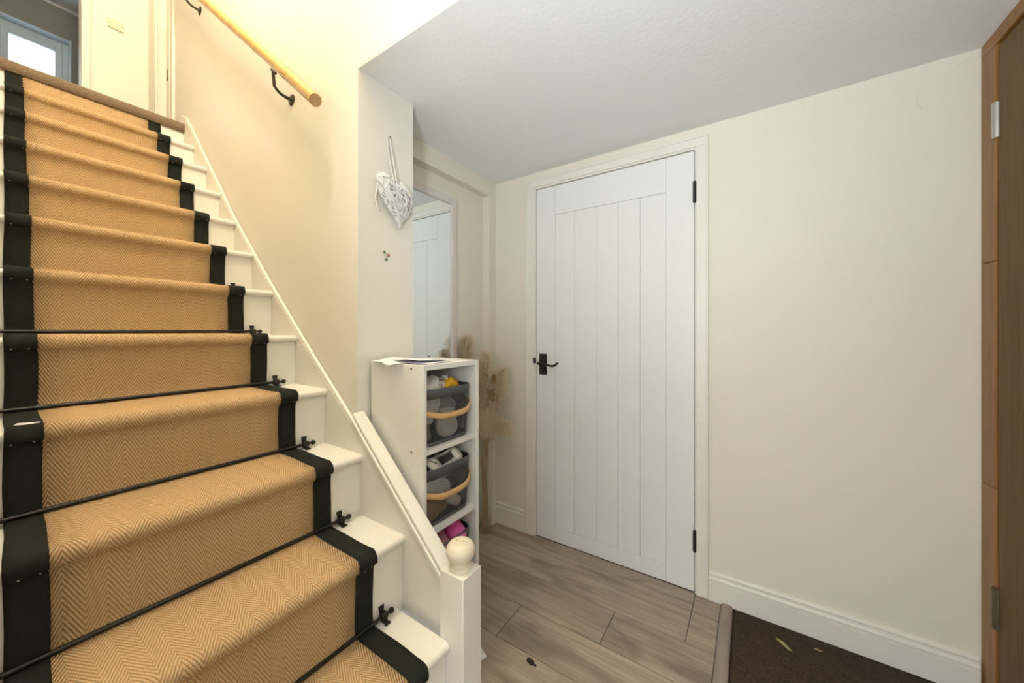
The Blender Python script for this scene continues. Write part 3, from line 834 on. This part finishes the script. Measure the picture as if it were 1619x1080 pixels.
# ------------------------------------------------------------------ mirror in the alcove
mr = thing('wall_mirror', 'tall wall mirror in a pale taupe frame reflecting the white door', 'mirror', (XA, 1.26, 1.35))
fy0, fy1, fz0, fz1, fw = 1.02, 1.484, 0.62, 1.897, 0.035
for q in ((fy0, fy0 + fw, fz0, fz1), (fy1 - fw, fy1, fz0, fz1), (fy0 + fw, fy1 - fw, fz0, fz0 + fw), (fy0 + fw, fy1 - fw, fz1 - fw, fz1)):
    MB().box(XA + 0.001, XA + 0.020, *q).build('frame_side', M['mirrorframe'], mr, 0.002)
MB().box(XA + 0.001, XA + 0.010, fy0 + fw, fy1 - fw, fz0 + fw, fz1 - fw).build('glass', M['mirror'], mr)

# ------------------------------------------------------------------ shoe rack
SX0, SX1, SY0, SY1, SZ = -1.122, -0.857, 0.785, 1.061, 1.065
sr = thing('shoe_rack', 'tall narrow white open shelf unit behind the newel post', 'shelf unit', (SX1, 0.92, 0))
tt = 0.015
MB().box(SX0, SX1, SY0, SY0 + tt, 0, SZ).build('side_panel', M['shelf'], sr, 0.001)
MB().box(SX0, SX1, SY1 - tt, SY1, 0, SZ).build('side_panel', M['shelf'], sr, 0.001)
MB().box(SX0, SX1 - 0.0005, SY0 + tt, SY1 - tt, SZ - 0.018, SZ).build('top', M['shelf'], sr, 0.001)
for z in (0.790, 0.524, 0.258, 0.055):
    MB().box(SX0 + 0.004, SX1 - 0.004, SY0 + tt, SY1 - tt, z - 0.016, z).build('shelf', M['shelf'], sr, 0.001)
MB().box(SX0, SX0 + 0.004, SY0 + tt, SY1 - tt, 0, SZ - 0.018).build('back_panel', M['shelf'], sr)
MB().box(SX1 - 0.02, SX1 - 0.006, SY0 + tt, SY1 - tt, 0, 0.039).build('plinth', M['shelf'], sr)
for z in (1.051, 0.783, 0.5165):
    MB().tube([(-0.912, SY0 - 0.0008, z), (-0.912, SY0 + 0.001, z)], 0.0038, 10).build('fixing_hole', M['oldbrass'], sr)

# papers on top of the rack
b = MB()
def sheet(b, P):
    """Quad grid given as rows of points."""
    m = len(P[0]); vs = [p for row in P for p in row]
    return b.add(vs, [(i * m + k, i * m + k + 1, (i + 1) * m + k + 1, (i + 1) * m + k) for i in range(len(P) - 1) for k in range(m - 1)], True)
zt = SZ + 0.001
P = []
for i in range(9):
    u = i / 8
    P.append([(-1.105 + 0.155 * u, y0_, zt + h_) for y0_, h_ in ((0.767 + 0.006 * sin(u * 7), -0.002 - 0.009 * math.exp(-((u - 0.68) / 0.16) ** 2) + 0.004), (0.80, 0.004 + 0.003 * sin(u * 5)), (0.86, 0.008 + 0.004 * sin(u * 4 + 1)), (0.93, 0.002))])
sheet(b, P)
tag(b.build('paper_sheet', M['paper'], None, 0, 0.0008), 'creased white paper sheet overhanging the left of the rack top', 'paper')
pm = thing('leaflet', 'folded white leaflet with lilac inside on the rack top', 'paper', (-0.92, 0.84, zt))
b = MB(); sheet(b, [[(-1.02, 0.795, zt + 0.010), (-1.00, 0.93, zt + 0.006)], [(-0.95, 0.79, zt + 0.014), (-0.94, 0.93, zt + 0.008)], [(-0.885, 0.788, zt + 0.013), (-0.90, 0.93, zt + 0.003)]])
b.build('cover', M['paper'], pm, 0, 0.0008)
b = MB(); sheet(b, [[(-0.99, 0.80, zt + 0.0045), (-0.98, 0.925, zt + 0.0035)], [(-0.884, 0.789, zt + 0.0015), (-0.90, 0.928, zt + 0.0015)]])
b.build('inner_page', M['paperlilac'], pm, 0, 0.0008)
b = MB(); sheet(b, [[(-0.935, 0.80, zt + 0.0010), (-0.95, 0.95, zt + 0.0010)], [(-0.866, 0.80, zt + 0.0010), (-0.875, 0.93, zt + 0.0010)]])
b.build('back_page', M['paper'], pm, 0, 0.0006)

# ------------------------------------------------------------------ mesh baskets
def rrect(hx, hy, r, n=6):
    out = []
    for cx_, cy_, a0 in ((hx - r, hy - r, 0), (-hx + r, hy - r, 90), (-hx + r, -hy + r, 180), (hx - r, -hy + r, 270)):
        for k in range(n + 1):
            a = radians(a0 + 90 * k / n); out.append((cx_ + r * cos(a), cy_ + r * sin(a)))
    return out


def resample(pts, n):
    pts = pts + [pts[0]]; L = [0]
    for a, c in zip(pts, pts[1:]): L.append(L[-1] + math.hypot(c[0] - a[0], c[1] - a[1]))
    out = []; j = 0
    for k in range(n):
        d = L[-1] * k / n
        while L[j + 1] < d: j += 1
        t = (d - L[j]) / max(1e-9, L[j + 1] - L[j]); out.append((pts[j][0] + (pts[j + 1][0] - pts[j][0]) * t, pts[j][1] + (pts[j + 1][1] - pts[j][1]) * t))
    return out


BH = 0.190; HX, HY = 0.108, 0.1185


def make_basket(label):
    t = thing('wire_basket', label, 'basket', (0, 0, 0), 'charcoal wire baskets in the shoe rack')
    N = 120
    ringp = lambda z: [(x * (0.92 + 0.08 * z / BH), y * (0.92 + 0.08 * z / BH)) for x, y in resample(rrect(HX, HY, 0.04), N)]
    # rim band
    b = MB(); rows_ = []
    for z in (BH - 0.033, BH - 0.004, BH):
        rows_.append([(x * s_, y * s_, z) for x, y in ringp(z) for s_ in ((1.006,) if z < BH else (0.985,))])
    vs = [p for r_ in rows_ for p in r_]; fs = []
    for i in range(2):
        for k in range(N): fs.append((i * N + k, i * N + (k + 1) % N, (i + 1) * N + (k + 1) % N, (i + 1) * N + k))
    b.add(vs, fs, True); b.build('rim', M['basket'], t, 0, 0.0018)
    # expanded diamond mesh: two families of wires
    b = MB(); zs = [0.012 + (BH - 0.033 - 0.012) * i / 19 for i in range(20)]
    rings = [ringp(z) for z in zs]; hw = 0.00042
    for fam in (1, -1):
        for k in range(0, N, 1):
            vs = []
            for i, z in enumerate(zs):
                kk = (k + fam * i // 1 * 1) % N
                j = (k + (fam * i)) % N
                x, y = rings[i][j]
                vs += [(x, y, z - hw * 1.5), (x, y, z + hw * 1.5)]
            fs = [(2 * i, 2 * i + 1, 2 * i + 3, 2 * i + 2) for i in range(len(zs) - 1)]
            b.add(vs, fs)
    m_ = b.build('wire_mesh', M['basket'], t, 0, 0.0006); m_['kind'] = 'stuff'
    # floor pan with its upstand
    b = MB(); p0 = ringp(0.0); p1 = ringp(0.012)
    vs = [(x * 0.97, y * 0.97, 0.0005) for x, y in p0] + [(x, y, 0.003) for x, y in p0] + [(x * 1.003, y * 1.003, 0.014) for x, y in p1]
    fs = [tuple(range(N - 1, -1, -1))] + [(i * N + k, i * N + (k + 1) % N, (i + 1) * N + (k + 1) % N, (i + 1) * N + k) for i in range(2) for k in range(N)]
    b.add(vs, fs, True); b.build('base_pan', M['basket'], t, 0, 0.0015)
    # folded bamboo strip handle, lowered to the front
    path = []
    zp = BH - 0.052; zf = 0.098; xf = HX + 0.020
    ctrl = [(0.005, HY + 0.004, zp), (0.05, HY + 0.006, zp - 0.006), (0.088, HY + 0.002, zp - 0.020), (0.110, HY - 0.022, zf + 0.012), (xf - 0.003, HY - 0.06, zf + 0.003), (xf, 0.0, zf)]
    full = ctrl + [(x, -y, z) for x, y, z in ctrl[-2::-1]]
    # Catmull-Rom smoothing
    V = [Vector(p) for p in full]
    for i in range(len(V) - 1):
        a, c, d, e = V[max(i - 1, 0)], V[i], V[i + 1], V[min(i + 2, len(V) - 1)]
        for q in range(6):
            u = q / 6
            path.append(0.5 * ((2 * c) + (d - a) * u + (2 * a - 5 * c + 4 * d - e) * u * u + (3 * c - a - 3 * d + e) * u ** 3))
    path.append(V[-1])
    b = MB(); b.strip(path, Vector((-0.0025, 0, 0.0092))); b.build('handle', M['bandwood'], t, 0, 0.0035)
    for s_ in (1, -1): MB().tube([(0.005, s_ * (HY - 0.004), zp), (0.005, s_ * (HY + 0.0085), zp)], 0.0035, 8).build('pivot_rivet', M['bandwood'], t)
    return t


bx, by = -0.977, 0.9245
BASK = [('charcoal wire basket of white shoes and a yellow item on the top shelf', 0.7905), ('charcoal wire basket of white sneakers and brown shoes on the second shelf', 0.5245),
        ('charcoal wire basket of pink shoes on the lowest open shelf behind the newel ball', 0.2585)]
bk0 = make_basket(BASK[0][0])
for k, (lb, z) in enumerate(BASK):
    o = bk0 if k == 0 else copy_tree(bk0)
    o['label'] = lb; o.location = (bx, by, z)


# ------------------------------------------------------------------ shoes
def aim(toe, up):
    x = Vector(toe).normalized(); z = Vector(up); z = (z - x * z.dot(x)).normalized(); y = z.cross(x)
    return Matrix((x, y, z)).transposed().to_euler()


def shoe(label, loc, rot, L=0.19, W=0.075, H=0.075, mu=None, ms=None, strap=False, laces=True, group=None, stripes=None, name='sneaker'):
    """Shoe along +X (toe), heel at the origin; sole on z = 0."""
    t = thing(name, label, 'shoe', (0, 0, 0), group)
    N = 18; st_ = [i / (N - 1) for i in range(N)]

    def hw(s):
        base = 0.37 + 0.13 * sin(pi * min(1, max(0, (s - 0.25) / 0.95)))
        base -= 0.03 * math.exp(-((s - 0.38) / 0.15) ** 2)
        e = 1.0
        if s < 0.10: e = math.sqrt(max(0.0, 1 - ((0.10 - s) / 0.10) ** 2)) * 0.9 + 0.1
        if s > 0.78: e = math.sqrt(max(0.0, 1 - ((s - 0.78) / 0.22) ** 2)) * 0.92 + 0.08
        return W * base * e

    def ht(s):
        if s < 0.42: h = 1.0 - 0.12 * sin(pi * s / 0.42)
        else:
            q = (s - 0.42) / 0.58; h = 1.0 - 0.60 * (q ** 0.8)
        if s > 0.85: h *= math.sqrt(max(0.0, 1 - ((s - 0.85) / 0.16) ** 2)) * 0.7 + 0.3
        return H * h
    zs = 0.018; K = 15; vs = []; fs = []
    for s in st_:
        x = s * L; w_ = hw(s) * 0.97; h = ht(s)
        lean = 0.80 if s < 0.45 else 1.0
        for k in range(K):
            a = pi * k / (K - 1)
            y = w_ * (abs(cos(a)) ** 0.75) * (1 if cos(a) >= 0 else -1)
            z = zs - 0.004 + (h - 0.010) * (sin(a) ** 0.8)
            y *= (1 - (1 - lean) * sin(a))
            vs.append((x, y, z))
    mid = K // 2
    for i in range(N - 1):
        for k in range(K - 1):
            if 1 <= i <= 8 and mid - 4 <= k <= mid + 3: continue
            fs.append((i * K + k, (i + 1) * K + k, (i + 1) * K + k + 1, i * K + k + 1))
    b = MB(); b.add(vs, fs, True); up = b.build('upper', mu, t, 0, 0.004)
    # padded collar round the opening
    loop = [vs[i * K + mid - 4] for i in range(1, 10)] + [vs[9 * K + k] for k in range(mid - 3, mid + 4)] + [vs[i * K + mid + 4] for i in range(9, 0, -1)] + [vs[1 * K + k] for k in range(mid + 3, mid - 5, -1)]
    b = MB(); b.tube(loop, 0.0048, 6, False); b.build('collar', mu, t)
    # dark insole inside
    b = MB(); P = []
    for s in st_[1:12]: P.append([(s * L, -hw(s) * 0.85, zs + 0.004), (s * L, hw(s) * 0.85, zs + 0.004)])
    sheet(b, P); b.build('insole', M['shoeinner'], t)
    # sole
    out = [(s * L, hw(s) * 1.05) for s in st_] + [(s * L, -hw(s) * 1.05) for s in reversed(st_)]
    b = MB(); b.prism(out, 'Z', 0.0, zs + 0.002); so = b.build('sole', ms, t, 0.003)
    # tread ribs under the sole
    b = MB()
    for q in range(3, 17):
        s = q / 19; b.box(s * L - 0.0022, s * L + 0.0022, -hw(s) * 0.9, hw(s) * 0.9, -0.0025, 0.001)
    b.build('tread_ribs', ms, so)
    if laces:
        b = MB()
        for s in (0.52, 0.59, 0.66, 0.73):
            x = s * L; h = ht(s); w_ = hw(s) * 0.5
            b.tube([(x, -w_, zs + h * 0.80), (x + 0.003, -w_ * 0.5, zs + h * 0.90 - 0.004), (x + 0.003, w_ * 0.5, zs + h * 0.90 - 0.004), (x, w_, zs + h * 0.80)], 0.0028, 6)
        b.build('laces', ms, t)
    if strap:
        b = MB(); P = []
        for k in range(9):
            a = pi * (0.08 + 0.84 * k / 8); s = 0.50; w_ = hw(s) * 1.04; h = ht(s) * 1.02
            P.append([(s * L - 0.014, w_ * cos(a), zs + (h - 0.006) * sin(a) ** 0.8), (s * L + 0.014, w_ * cos(a) * 1.01, zs + (h - 0.009) * sin(a) ** 0.8)])
        sheet(b, P); b.build('strap', ms, t, 0, 0.003)
    if stripes:
        b = MB()
        for s in (0.30, 0.38, 0.46):
            for sg in (1, -1):
                x = s * L; w_ = hw(s) * 1.0
                b.tube([(x, sg * w_ * 1.0, zs + 0.004), (x + 0.012, sg * w_ * 0.97, zs + ht(s) * 0.45)], 0.0028, 6)
        o = b.build('side_stripes', stripes, t); o['kind'] = 'stuff'
    t.location = loc; t.rotation_euler = rot
    return t


R = radians
# top basket
W_, G_, T_ = M['shoewhite'], M['shoegrey'], M['shoetan']
shoe('white shoe lying across the front rim of the top basket', (-0.952, 0.958, 0.950), aim((0.10, -0.95, 0.14), (0.35, 0.1, 1)), 0.122, 0.066, 0.058, W_, W_, name='shoe', stripes=G_)
shoe('grey shoe seen through the mesh in the middle of the top basket', (-1.015, 0.965, 0.895), aim((0.95, -0.15, -0.05), (0, 0, 1)), 0.125, 0.075, 0.055, G_, G_, name='shoe')
shoe('white shoe standing on its toe, ribbed sole against the front of the top basket', (-0.890, 0.935, 0.905), aim((0.02, 0.06, -1), (-1, 0, 0)), 0.105, 0.078, 0.06, W_, W_, laces=False, name='shoe')
shoe('pale trainer near the left end inside the top basket', (-0.892, 0.832, 0.865), aim((0, 0.45, 0.89), (-1, 0, 0)), 0.100, 0.060, 0.055, W_, W_, name='shoe')
shoe('pale trainer at the far left bottom of the top basket', (-0.910, 0.842, 0.860), aim((0, -0.05, -1), (-1, 0.1, 0)), 0.062, 0.055, 0.05, G_, G_, laces=False, name='shoe')
b = MB()
pr = [(-0.925, 0.945, 0.945), (-0.925, 0.955, 0.982), (-0.922, 0.972, 0.986), (-0.920, 0.990, 0.972), (-0.92, 1.00, 0.94)]
b.tube(pr, [0.010, 0.018, 0.020, 0.016, 0.010], 12); tag(b.build('slipper', M['yellow']), 'bright yellow slipper poking out of the top basket', 'slipper')
b = MB(); b.tube([(-0.935, 1.008, 0.93), (-0.93, 1.012, 0.975), (-0.93, 1.008, 0.996)], [0.012, 0.014, 0.004], 10); tag(b.build('sock', M['orange']), 'small orange sock tip at the right of the top basket', 'sock')
b = MB(); b.ball((-0.915, 1.005, 0.925), 0.026, 14, 10, (0.9, 0.8, 1.0)); b.ball((-0.92, 0.992, 0.91), 0.022, 12, 8); tag(b.build('rolled_sock', M['purple']), 'dark purple rolled sock behind the right mesh of the top basket', 'sock')
# second basket
shoe('white strapped sneaker at the right of the second basket, heel over the rim', (-0.898, 1.016, 0.712), aim((-0.66, -0.48, -0.56), (0.55, -0.25, 0.80)), 0.165, 0.082, 0.066, W_, W_, True, False)
shoe('white strapped sneaker at the left of the second basket, opening facing out', (-0.894, 0.908, 0.704), aim((-0.72, -0.32, -0.62), (0.55, -0.25, 0.80)), 0.15, 0.080, 0.066, W_, W_, True, False)
shoe('pale ribbed sneaker pressed against the front mesh of the second basket', (-0.886, 0.822, 0.672), aim((0, 0.86, -0.50), (-1, 0, 0)), 0.130, 0.066, 0.05, W_, W_, False, False)
shoe('brown suede slipper sole outward, low in the second basket', (-0.892, 0.846, 0.614), aim((0, 0.05, -1), (-1, 0, 0)), 0.082, 0.080, 0.04, T_, T_, False, False, None, None, 'slipper')
shoe('brown suede slipper behind its pair in the second basket', (-0.910, 0.925, 0.620), aim((0, -0.1, -1), (-1, 0, 0)), 0.088, 0.066, 0.04, T_, T_, False, False, None, None, 'slipper')
shoe('small white shoe low at the right of the second basket', (-0.895, 1.002, 0.540), aim((0, -0.75, 0.6), (-1, 0, 0)), 0.080, 0.045, 0.04, W_, W_, False, False, None, None, 'shoe')
# third basket
shoe('bright pink glitter sneaker on top of the lowest basket', (-0.990, 0.998, 0.438), aim((0.86, -0.18, -0.20), (0.1, 0.1, 1)), 0.125, 0.072, 0.058, M['shoepink'], W_, False, False)
shoe('dusky pink shiny shoe left of the pink glitter sneaker', (-0.985, 0.935, 0.425), aim((0.80, -0.35, -0.08), (0.1, 0, 1)), 0.125, 0.066, 0.055, M['shoedusk'], G_, False, False, name='shoe')
shoe('grey brown shoe at the right of the lowest basket', (-0.905, 0.975, 0.400), aim((-0.1, 0.95, 0.1), (0, 0, 1)), 0.062, 0.05, 0.05, T_, G_, False, False, name='shoe')

# ------------------------------------------------------------------ wicker heart and berry sprig
ht_ = thing('wicker_heart', 'white wicker heart hung by a ribbon on the wall end', 'wall ornament', (XC, 0.88, 1.69))
rg = random.Random(11)
tilt = radians(9); hc = Vector((XC + 0.026, 0.885, 1.648))


def hpt(t, s=1.0, dx=0.0):
    """Heart outline in the wall plane, s scales towards the centre."""
    x = 16 * sin(t) ** 3; z = 13 * cos(t) - 5 * cos(2 * t) - 2 * cos(3 * t) - cos(4 * t)
    y = x / 16 * 0.079 * s; zz = (z + 3.2) / 16 * 0.096 * s
    return Vector((hc.x + dx, hc.y + y * cos(tilt) + zz * sin(-tilt), hc.z + y * sin(-tilt) + zz * cos(tilt)))


b = MB()
b.tube([hpt(2 * pi * k / 60, 0.97, 0) for k in range(61)], 0.0024, 5)
b.build('heart_frame', M['wicker'], ht_)
b = MB()
for k in range(135):
    al = rg.uniform(0, pi); o0 = rg.uniform(-0.085, 0.085); ins = []
    for j in range(240):
        t = 2 * pi * j / 240; x = 16 * sin(t) ** 3 / 16 * 0.079; z = (13 * cos(t) - 5 * cos(2 * t) - 2 * cos(3 * t) - cos(4 * t) + 3.2) / 16 * 0.096
        ins.append(x * cos(al) + z * sin(al) - o0)
    cr = [2 * pi * j / 240 for j in range(240) if ins[j] * ins[(j + 1) % 240] < 0]
    if len(cr) < 2: continue
    t0, t1 = (cr[0], cr[-1]) if rg.random() < 0.5 else (cr[0], cr[1])
    if abs(t1 - t0) < 0.5: continue
    p, q = hpt(t0, 1.0), hpt(t1, 1.0); sd = rg.choice((1, 1, 1, 1, -0.5)); lift = rg.uniform(0.010, 0.024)
    m0, m1 = p.lerp(q, 0.22), p.lerp(q, 0.78); off = Vector((1, 0, 0)) * sd * lift * min(1, (p - q).length / 0.07)
    ov = (q - p).normalized() * rg.uniform(0.002, 0.007)
    b.tube([p - ov, m0 + off * 0.85, p.lerp(q, .5) + off, m1 + off * 0.85, q + ov], rg.uniform(0.0017, 0.0031), 5)
o = b.build('twigs', M['wicker'], ht_); o['kind'] = 'stuff'
b = MB(); nail = Vector((XC + 0.006, 0.866, 1.897)); tp = hpt(0.0) + Vector((0.004, 0.002, 0.0))
b.strip([nail + Vector((0, -0.004, 0.0)), nail + Vector((0, -0.004, -0.05)), nail + (tp - nail) * 0.75 + Vector((0, -0.006, 0)), tp], Vector((0.0003, 0.0035, 0)))
b.strip([nail + Vector((0.002, 0.001, 0.0)), nail + (tp - nail) * 0.4 + Vector((0.004, 0.003, 0)), tp + Vector((0.004, 0.006, 0.0)), tp + Vector((0.01, 0.005, -0.03))], Vector((0.0005, 0.0038, 0)))
b.strip([hpt(4.6, 1, -0.004), hpt(4.6) + Vector((-0.01, -0.004, -0.04)), hpt(4.6) + Vector((-0.012, 0.006, -0.07)), hpt(4.6) + Vector((-0.010, 0.018, -0.085))], Vector((0.0005, 0.003, 0.001)))
b.build('ribbon', M['ribbon'], ht_, 0, 0.0006)
MB().tube([(XC + 0.0005, 0.870, 1.899), (XC + 0.010, 0.870, 1.900)], 0.002, 8).build('nail', M['bracketmetal'], ht_)
sp = thing('berry_sprig', 'tiny sprig of two green leaves and a red berry on the wall', 'wall decoration', (XC, 0.86, 1.455))
b = MB(); b.ball((XC + 0.003, 0.848, 1.465), 0.006, 10, 6, (0.3, 0.9, 1)); b.ball((XC + 0.003, 0.856, 1.440), 0.0065, 10, 6, (0.3, 1, 1)); b.build('leaf', M['berrygreen'], sp)
MB().ball((XC + 0.003, 0.866, 1.457), 0.006, 10, 6, (0.4, 1, 1)).build('berry', M['berryred'], sp)
MB().tube([(XC + 0.002, 0.848, 1.465), (XC + 0.003, 0.858, 1.457), (XC + 0.002, 0.866, 1.457)], 0.0008, 5).build('stalk', M['stem'], sp)

# ------------------------------------------------------------------ vase and dried grasses
VX, VY, VR, VH = -1.306, 1.672, 0.045, 0.52
va = thing('glass_vase', 'tall clear glass cylinder vase on the floor beside the shoe rack', 'vase', (VX, VY, 0))
b = MB(); b.lathe([(VR, 0.001), (VR, 0.03), (VR, VH)], VX, VY, 32, True, False); b.build('wall', M['vaseglass'], va)
b = MB(); b.lathe([(VR - 0.0035, 0.0012), (VR - 0.0035, 0.012)], VX, VY, 32); b.build('base', M['vaseglass'], va)
b = MB()
rim = [(VX + (VR - 0.0015) * cos(2 * pi * k / 32), VY + (VR - 0.0015) * sin(2 * pi * k / 32), VH) for k in range(33)]
b.tube(rim, 0.0018, 6); b.build('rim', M['vaseglass'], va)


def grass(label, top, r, length, nfib, col, seed, droop=(0, 0, 0), group='dried grass stems in the glass vase', name='pampas_grass', dense=False):
    t = thing(name, label, 'dried grass', (VX, VY, 0.014), group)
    q = random.Random(seed)
    base = Vector((VX + q.uniform(-.02, .02), VY + q.uniform(-.02, .02), 0.016)); tp = Vector(top); dr = Vector(droop)
    axis = ((tp - Vector((VX, VY, VH))).normalized() * 0.55 + Vector((0, 0, 0.75))).normalized()
    pl0 = tp - axis * length * 0.5; pl1 = tp + axis * length * 0.5
    mouth = Vector((VX, VY, VH)) + Vector((pl0.x - VX, pl0.y - VY, 0)).normalized() * 0.03
    cpts = [base, base.lerp(mouth, .5), mouth, mouth.lerp(pl0, 0.5), pl0]
    ax = [pl0.lerp(pl1, u) + dr * u * u for u in [k / 8 for k in range(9)]]
    MB().tube(cpts + ax[1:-1], [0.0028] * 5 + [0.002] * 7, 6).build('stem', M['stem'], t)
    b = MB()
    for k in range(nfib):
        u = q.random() ** 0.9; i = min(7, int(u * 8)); f = u * 8 - i
        p = ax[i].lerp(ax[i + 1], f); d = (ax[i + 1] - ax[i]).normalized()
        side = Vector((q.gauss(0, 1), q.gauss(0, 1), q.gauss(0, 1))); side -= d * side.dot(d); side.normalize()
        wdt = r * (sin(pi * min(1, 0.16 + u * 0.78)) ** 0.6) * q.uniform(0.3, 1.1)
        sag = Vector((0, 0, -1)) * wdt * q.uniform(0.1, 0.75)
        e1 = p + side * wdt * 0.35 + d * wdt * 0.55; e2 = p + side * wdt * 0.72 + d * wdt * 0.85 + sag * 0.35; e3 = p + side * wdt * 1.0 + d * wdt * 0.85 + sag
        wv = (d.cross(side) * q.choice((-1, 1)) + d * q.uniform(-.8, .8)).normalized() * (0.0011 if not dense else 0.0013)
        b.strip([p, e1, e2, e3], [wv, wv * 0.9, wv * 0.7, wv * 0.2])
        for m_ in range(6 if not dense else 2):
            w_ = q.uniform(.2, 1.0); s0 = p.lerp(e1, min(1, w_ * 2)) if w_ < .5 else e1.lerp(e3, w_ * 2 - 1)
            e4 = s0 + (side * 0.5 + d * 0.4 + Vector((q.gauss(0, 1), q.gauss(0, 1), q.gauss(0, 1)))).normalized() * r * q.uniform(.15, .32)
            b.strip([s0, e4], [wv * 0.75, wv * 0.25])
    o = b.build('plume', col, t); o['kind'] = 'stuff'
    return t


grass('tallest pale dried plume rising beside the mirror edge', (-1.322, 1.530, 1.035), 0.080, 0.19, 560, M['plume'], 1, (0.01, 0.0, 0.0))
grass('dried plume leaning along the right edge of the rack top', (-1.232, 1.565, 0.93), 0.072, 0.24, 700, M['plume'], 2, (0.02, 0, 0))
grass('thin dried plume spreading right towards the door wall', (-1.185, 1.640, 0.835), 0.072, 0.22, 520, M['plume'], 3, (0.02, 0.0, 0.02))
grass('full dried plume at mid height beside the rack', (-1.225, 1.595, 0.79), 0.080, 0.22, 760, M['plume'], 4, (0.02, 0, -0.01))
grass('drooping dried plume low on the right with a curled tip', (-1.185, 1.615, 0.660), 0.070, 0.18, 640, M['plume'], 5, (0.050, 0.01, -0.09))
grass('short fluffy dried plume just above the vase rim', (-1.225, 1.59, 0.655), 0.085, 0.18, 700, M['plume'], 6, (0.01, -0.02, -0.03))
grass('upper brown seed head among the pale plumes', (-1.180, 1.590, 0.905), 0.020, 0.052, 700, M['plumedark'], 7, (0, 0, 0), name='seed_head_stem', dense=True)
grass('lower brown seed head among the pale plumes', (-1.185, 1.585, 0.822), 0.026, 0.062, 900, M['plumedark'], 8, (0, 0, 0), name='seed_head_stem', dense=True)
grass('pale dried plume hidden mostly behind the rack', (-1.265, 1.54, 0.86), 0.08, 0.22, 450, M['plume'], 9, (0, -0.02, 0))

# ------------------------------------------------------------------ small things on the floor
cl = thing('plastic_clip', 'small black plastic clip on the planks right of the newel post', 'clip', (-0.644, 1.094, 0))
b = MB(); b.box(-0.020, 0.004, -0.0065, 0.0065, 0.0, 0.010); o = b.build('body', M['black'], None, 0.0015); o.parent = cl
b = MB(); b.tube([(0.004, 0, 0.005), (0.018, 0.001, 0.005)], 0.0028, 8); o = b.build('pin', M['black']); o.parent = cl
cl.rotation_euler = (0, 0, R(-12))
b = MB(); sheet(b, [[(-0.850, 0.985, 0.0012), (-0.835, 1.045, 0.003)], [(-0.808, 0.968, 0.0012), (-0.793, 1.028, 0.002)]])
tag(b.build('paper_scrap', M['paper'], None, 0, 0.0008), 'small white paper scrap on the planks beside the newel post', 'paper')
b = MB(); sheet(b, [[(0.075, 1.693, 0.004), (0.080, 1.697, 0.007), (0.085, 1.694, 0.004)], [(0.092, 1.676, 0.006), (0.099, 1.682, 0.010), (0.104, 1.675, 0.006)], [(0.116, 1.655, 0.005), (0.120, 1.659, 0.008), (0.122, 1.655, 0.005)]])
tag(b.build('leaf_piece', M['leafgreen'], None, 0, 0.001), 'dry yellow green leaf piece on the brown mat', 'leaf')
b = MB(); sheet(b, [[(0.19, 1.715, 0.005), (0.20, 1.722, 0.006)], [(0.212, 1.712, 0.006), (0.216, 1.715, 0.006)]])
tag(b.build('leaf_crumb', M['stem'], None, 0, 0.001), 'tiny dry leaf crumb on the mat near the baseboard', 'leaf')
b = MB(); b.tube([(0.5, YD - 0.002, 2.00), (0.56, YD - 0.003, 2.045), (0.60, YD - 0.004, 2.07)], 0.0006, 4); b.tube([(0.5, YD - 0.002, 2.00), (0.47, YD - 0.002, 1.98), (0.475, YD - 0.002, 1.95), (0.485, YD - 0.002, 1.93)], 0.0005, 4)
tag(b.build('cobweb_strand', M['mirrorframe']), 'thin grey cobweb strand in the top right wall corner', 'cobweb')
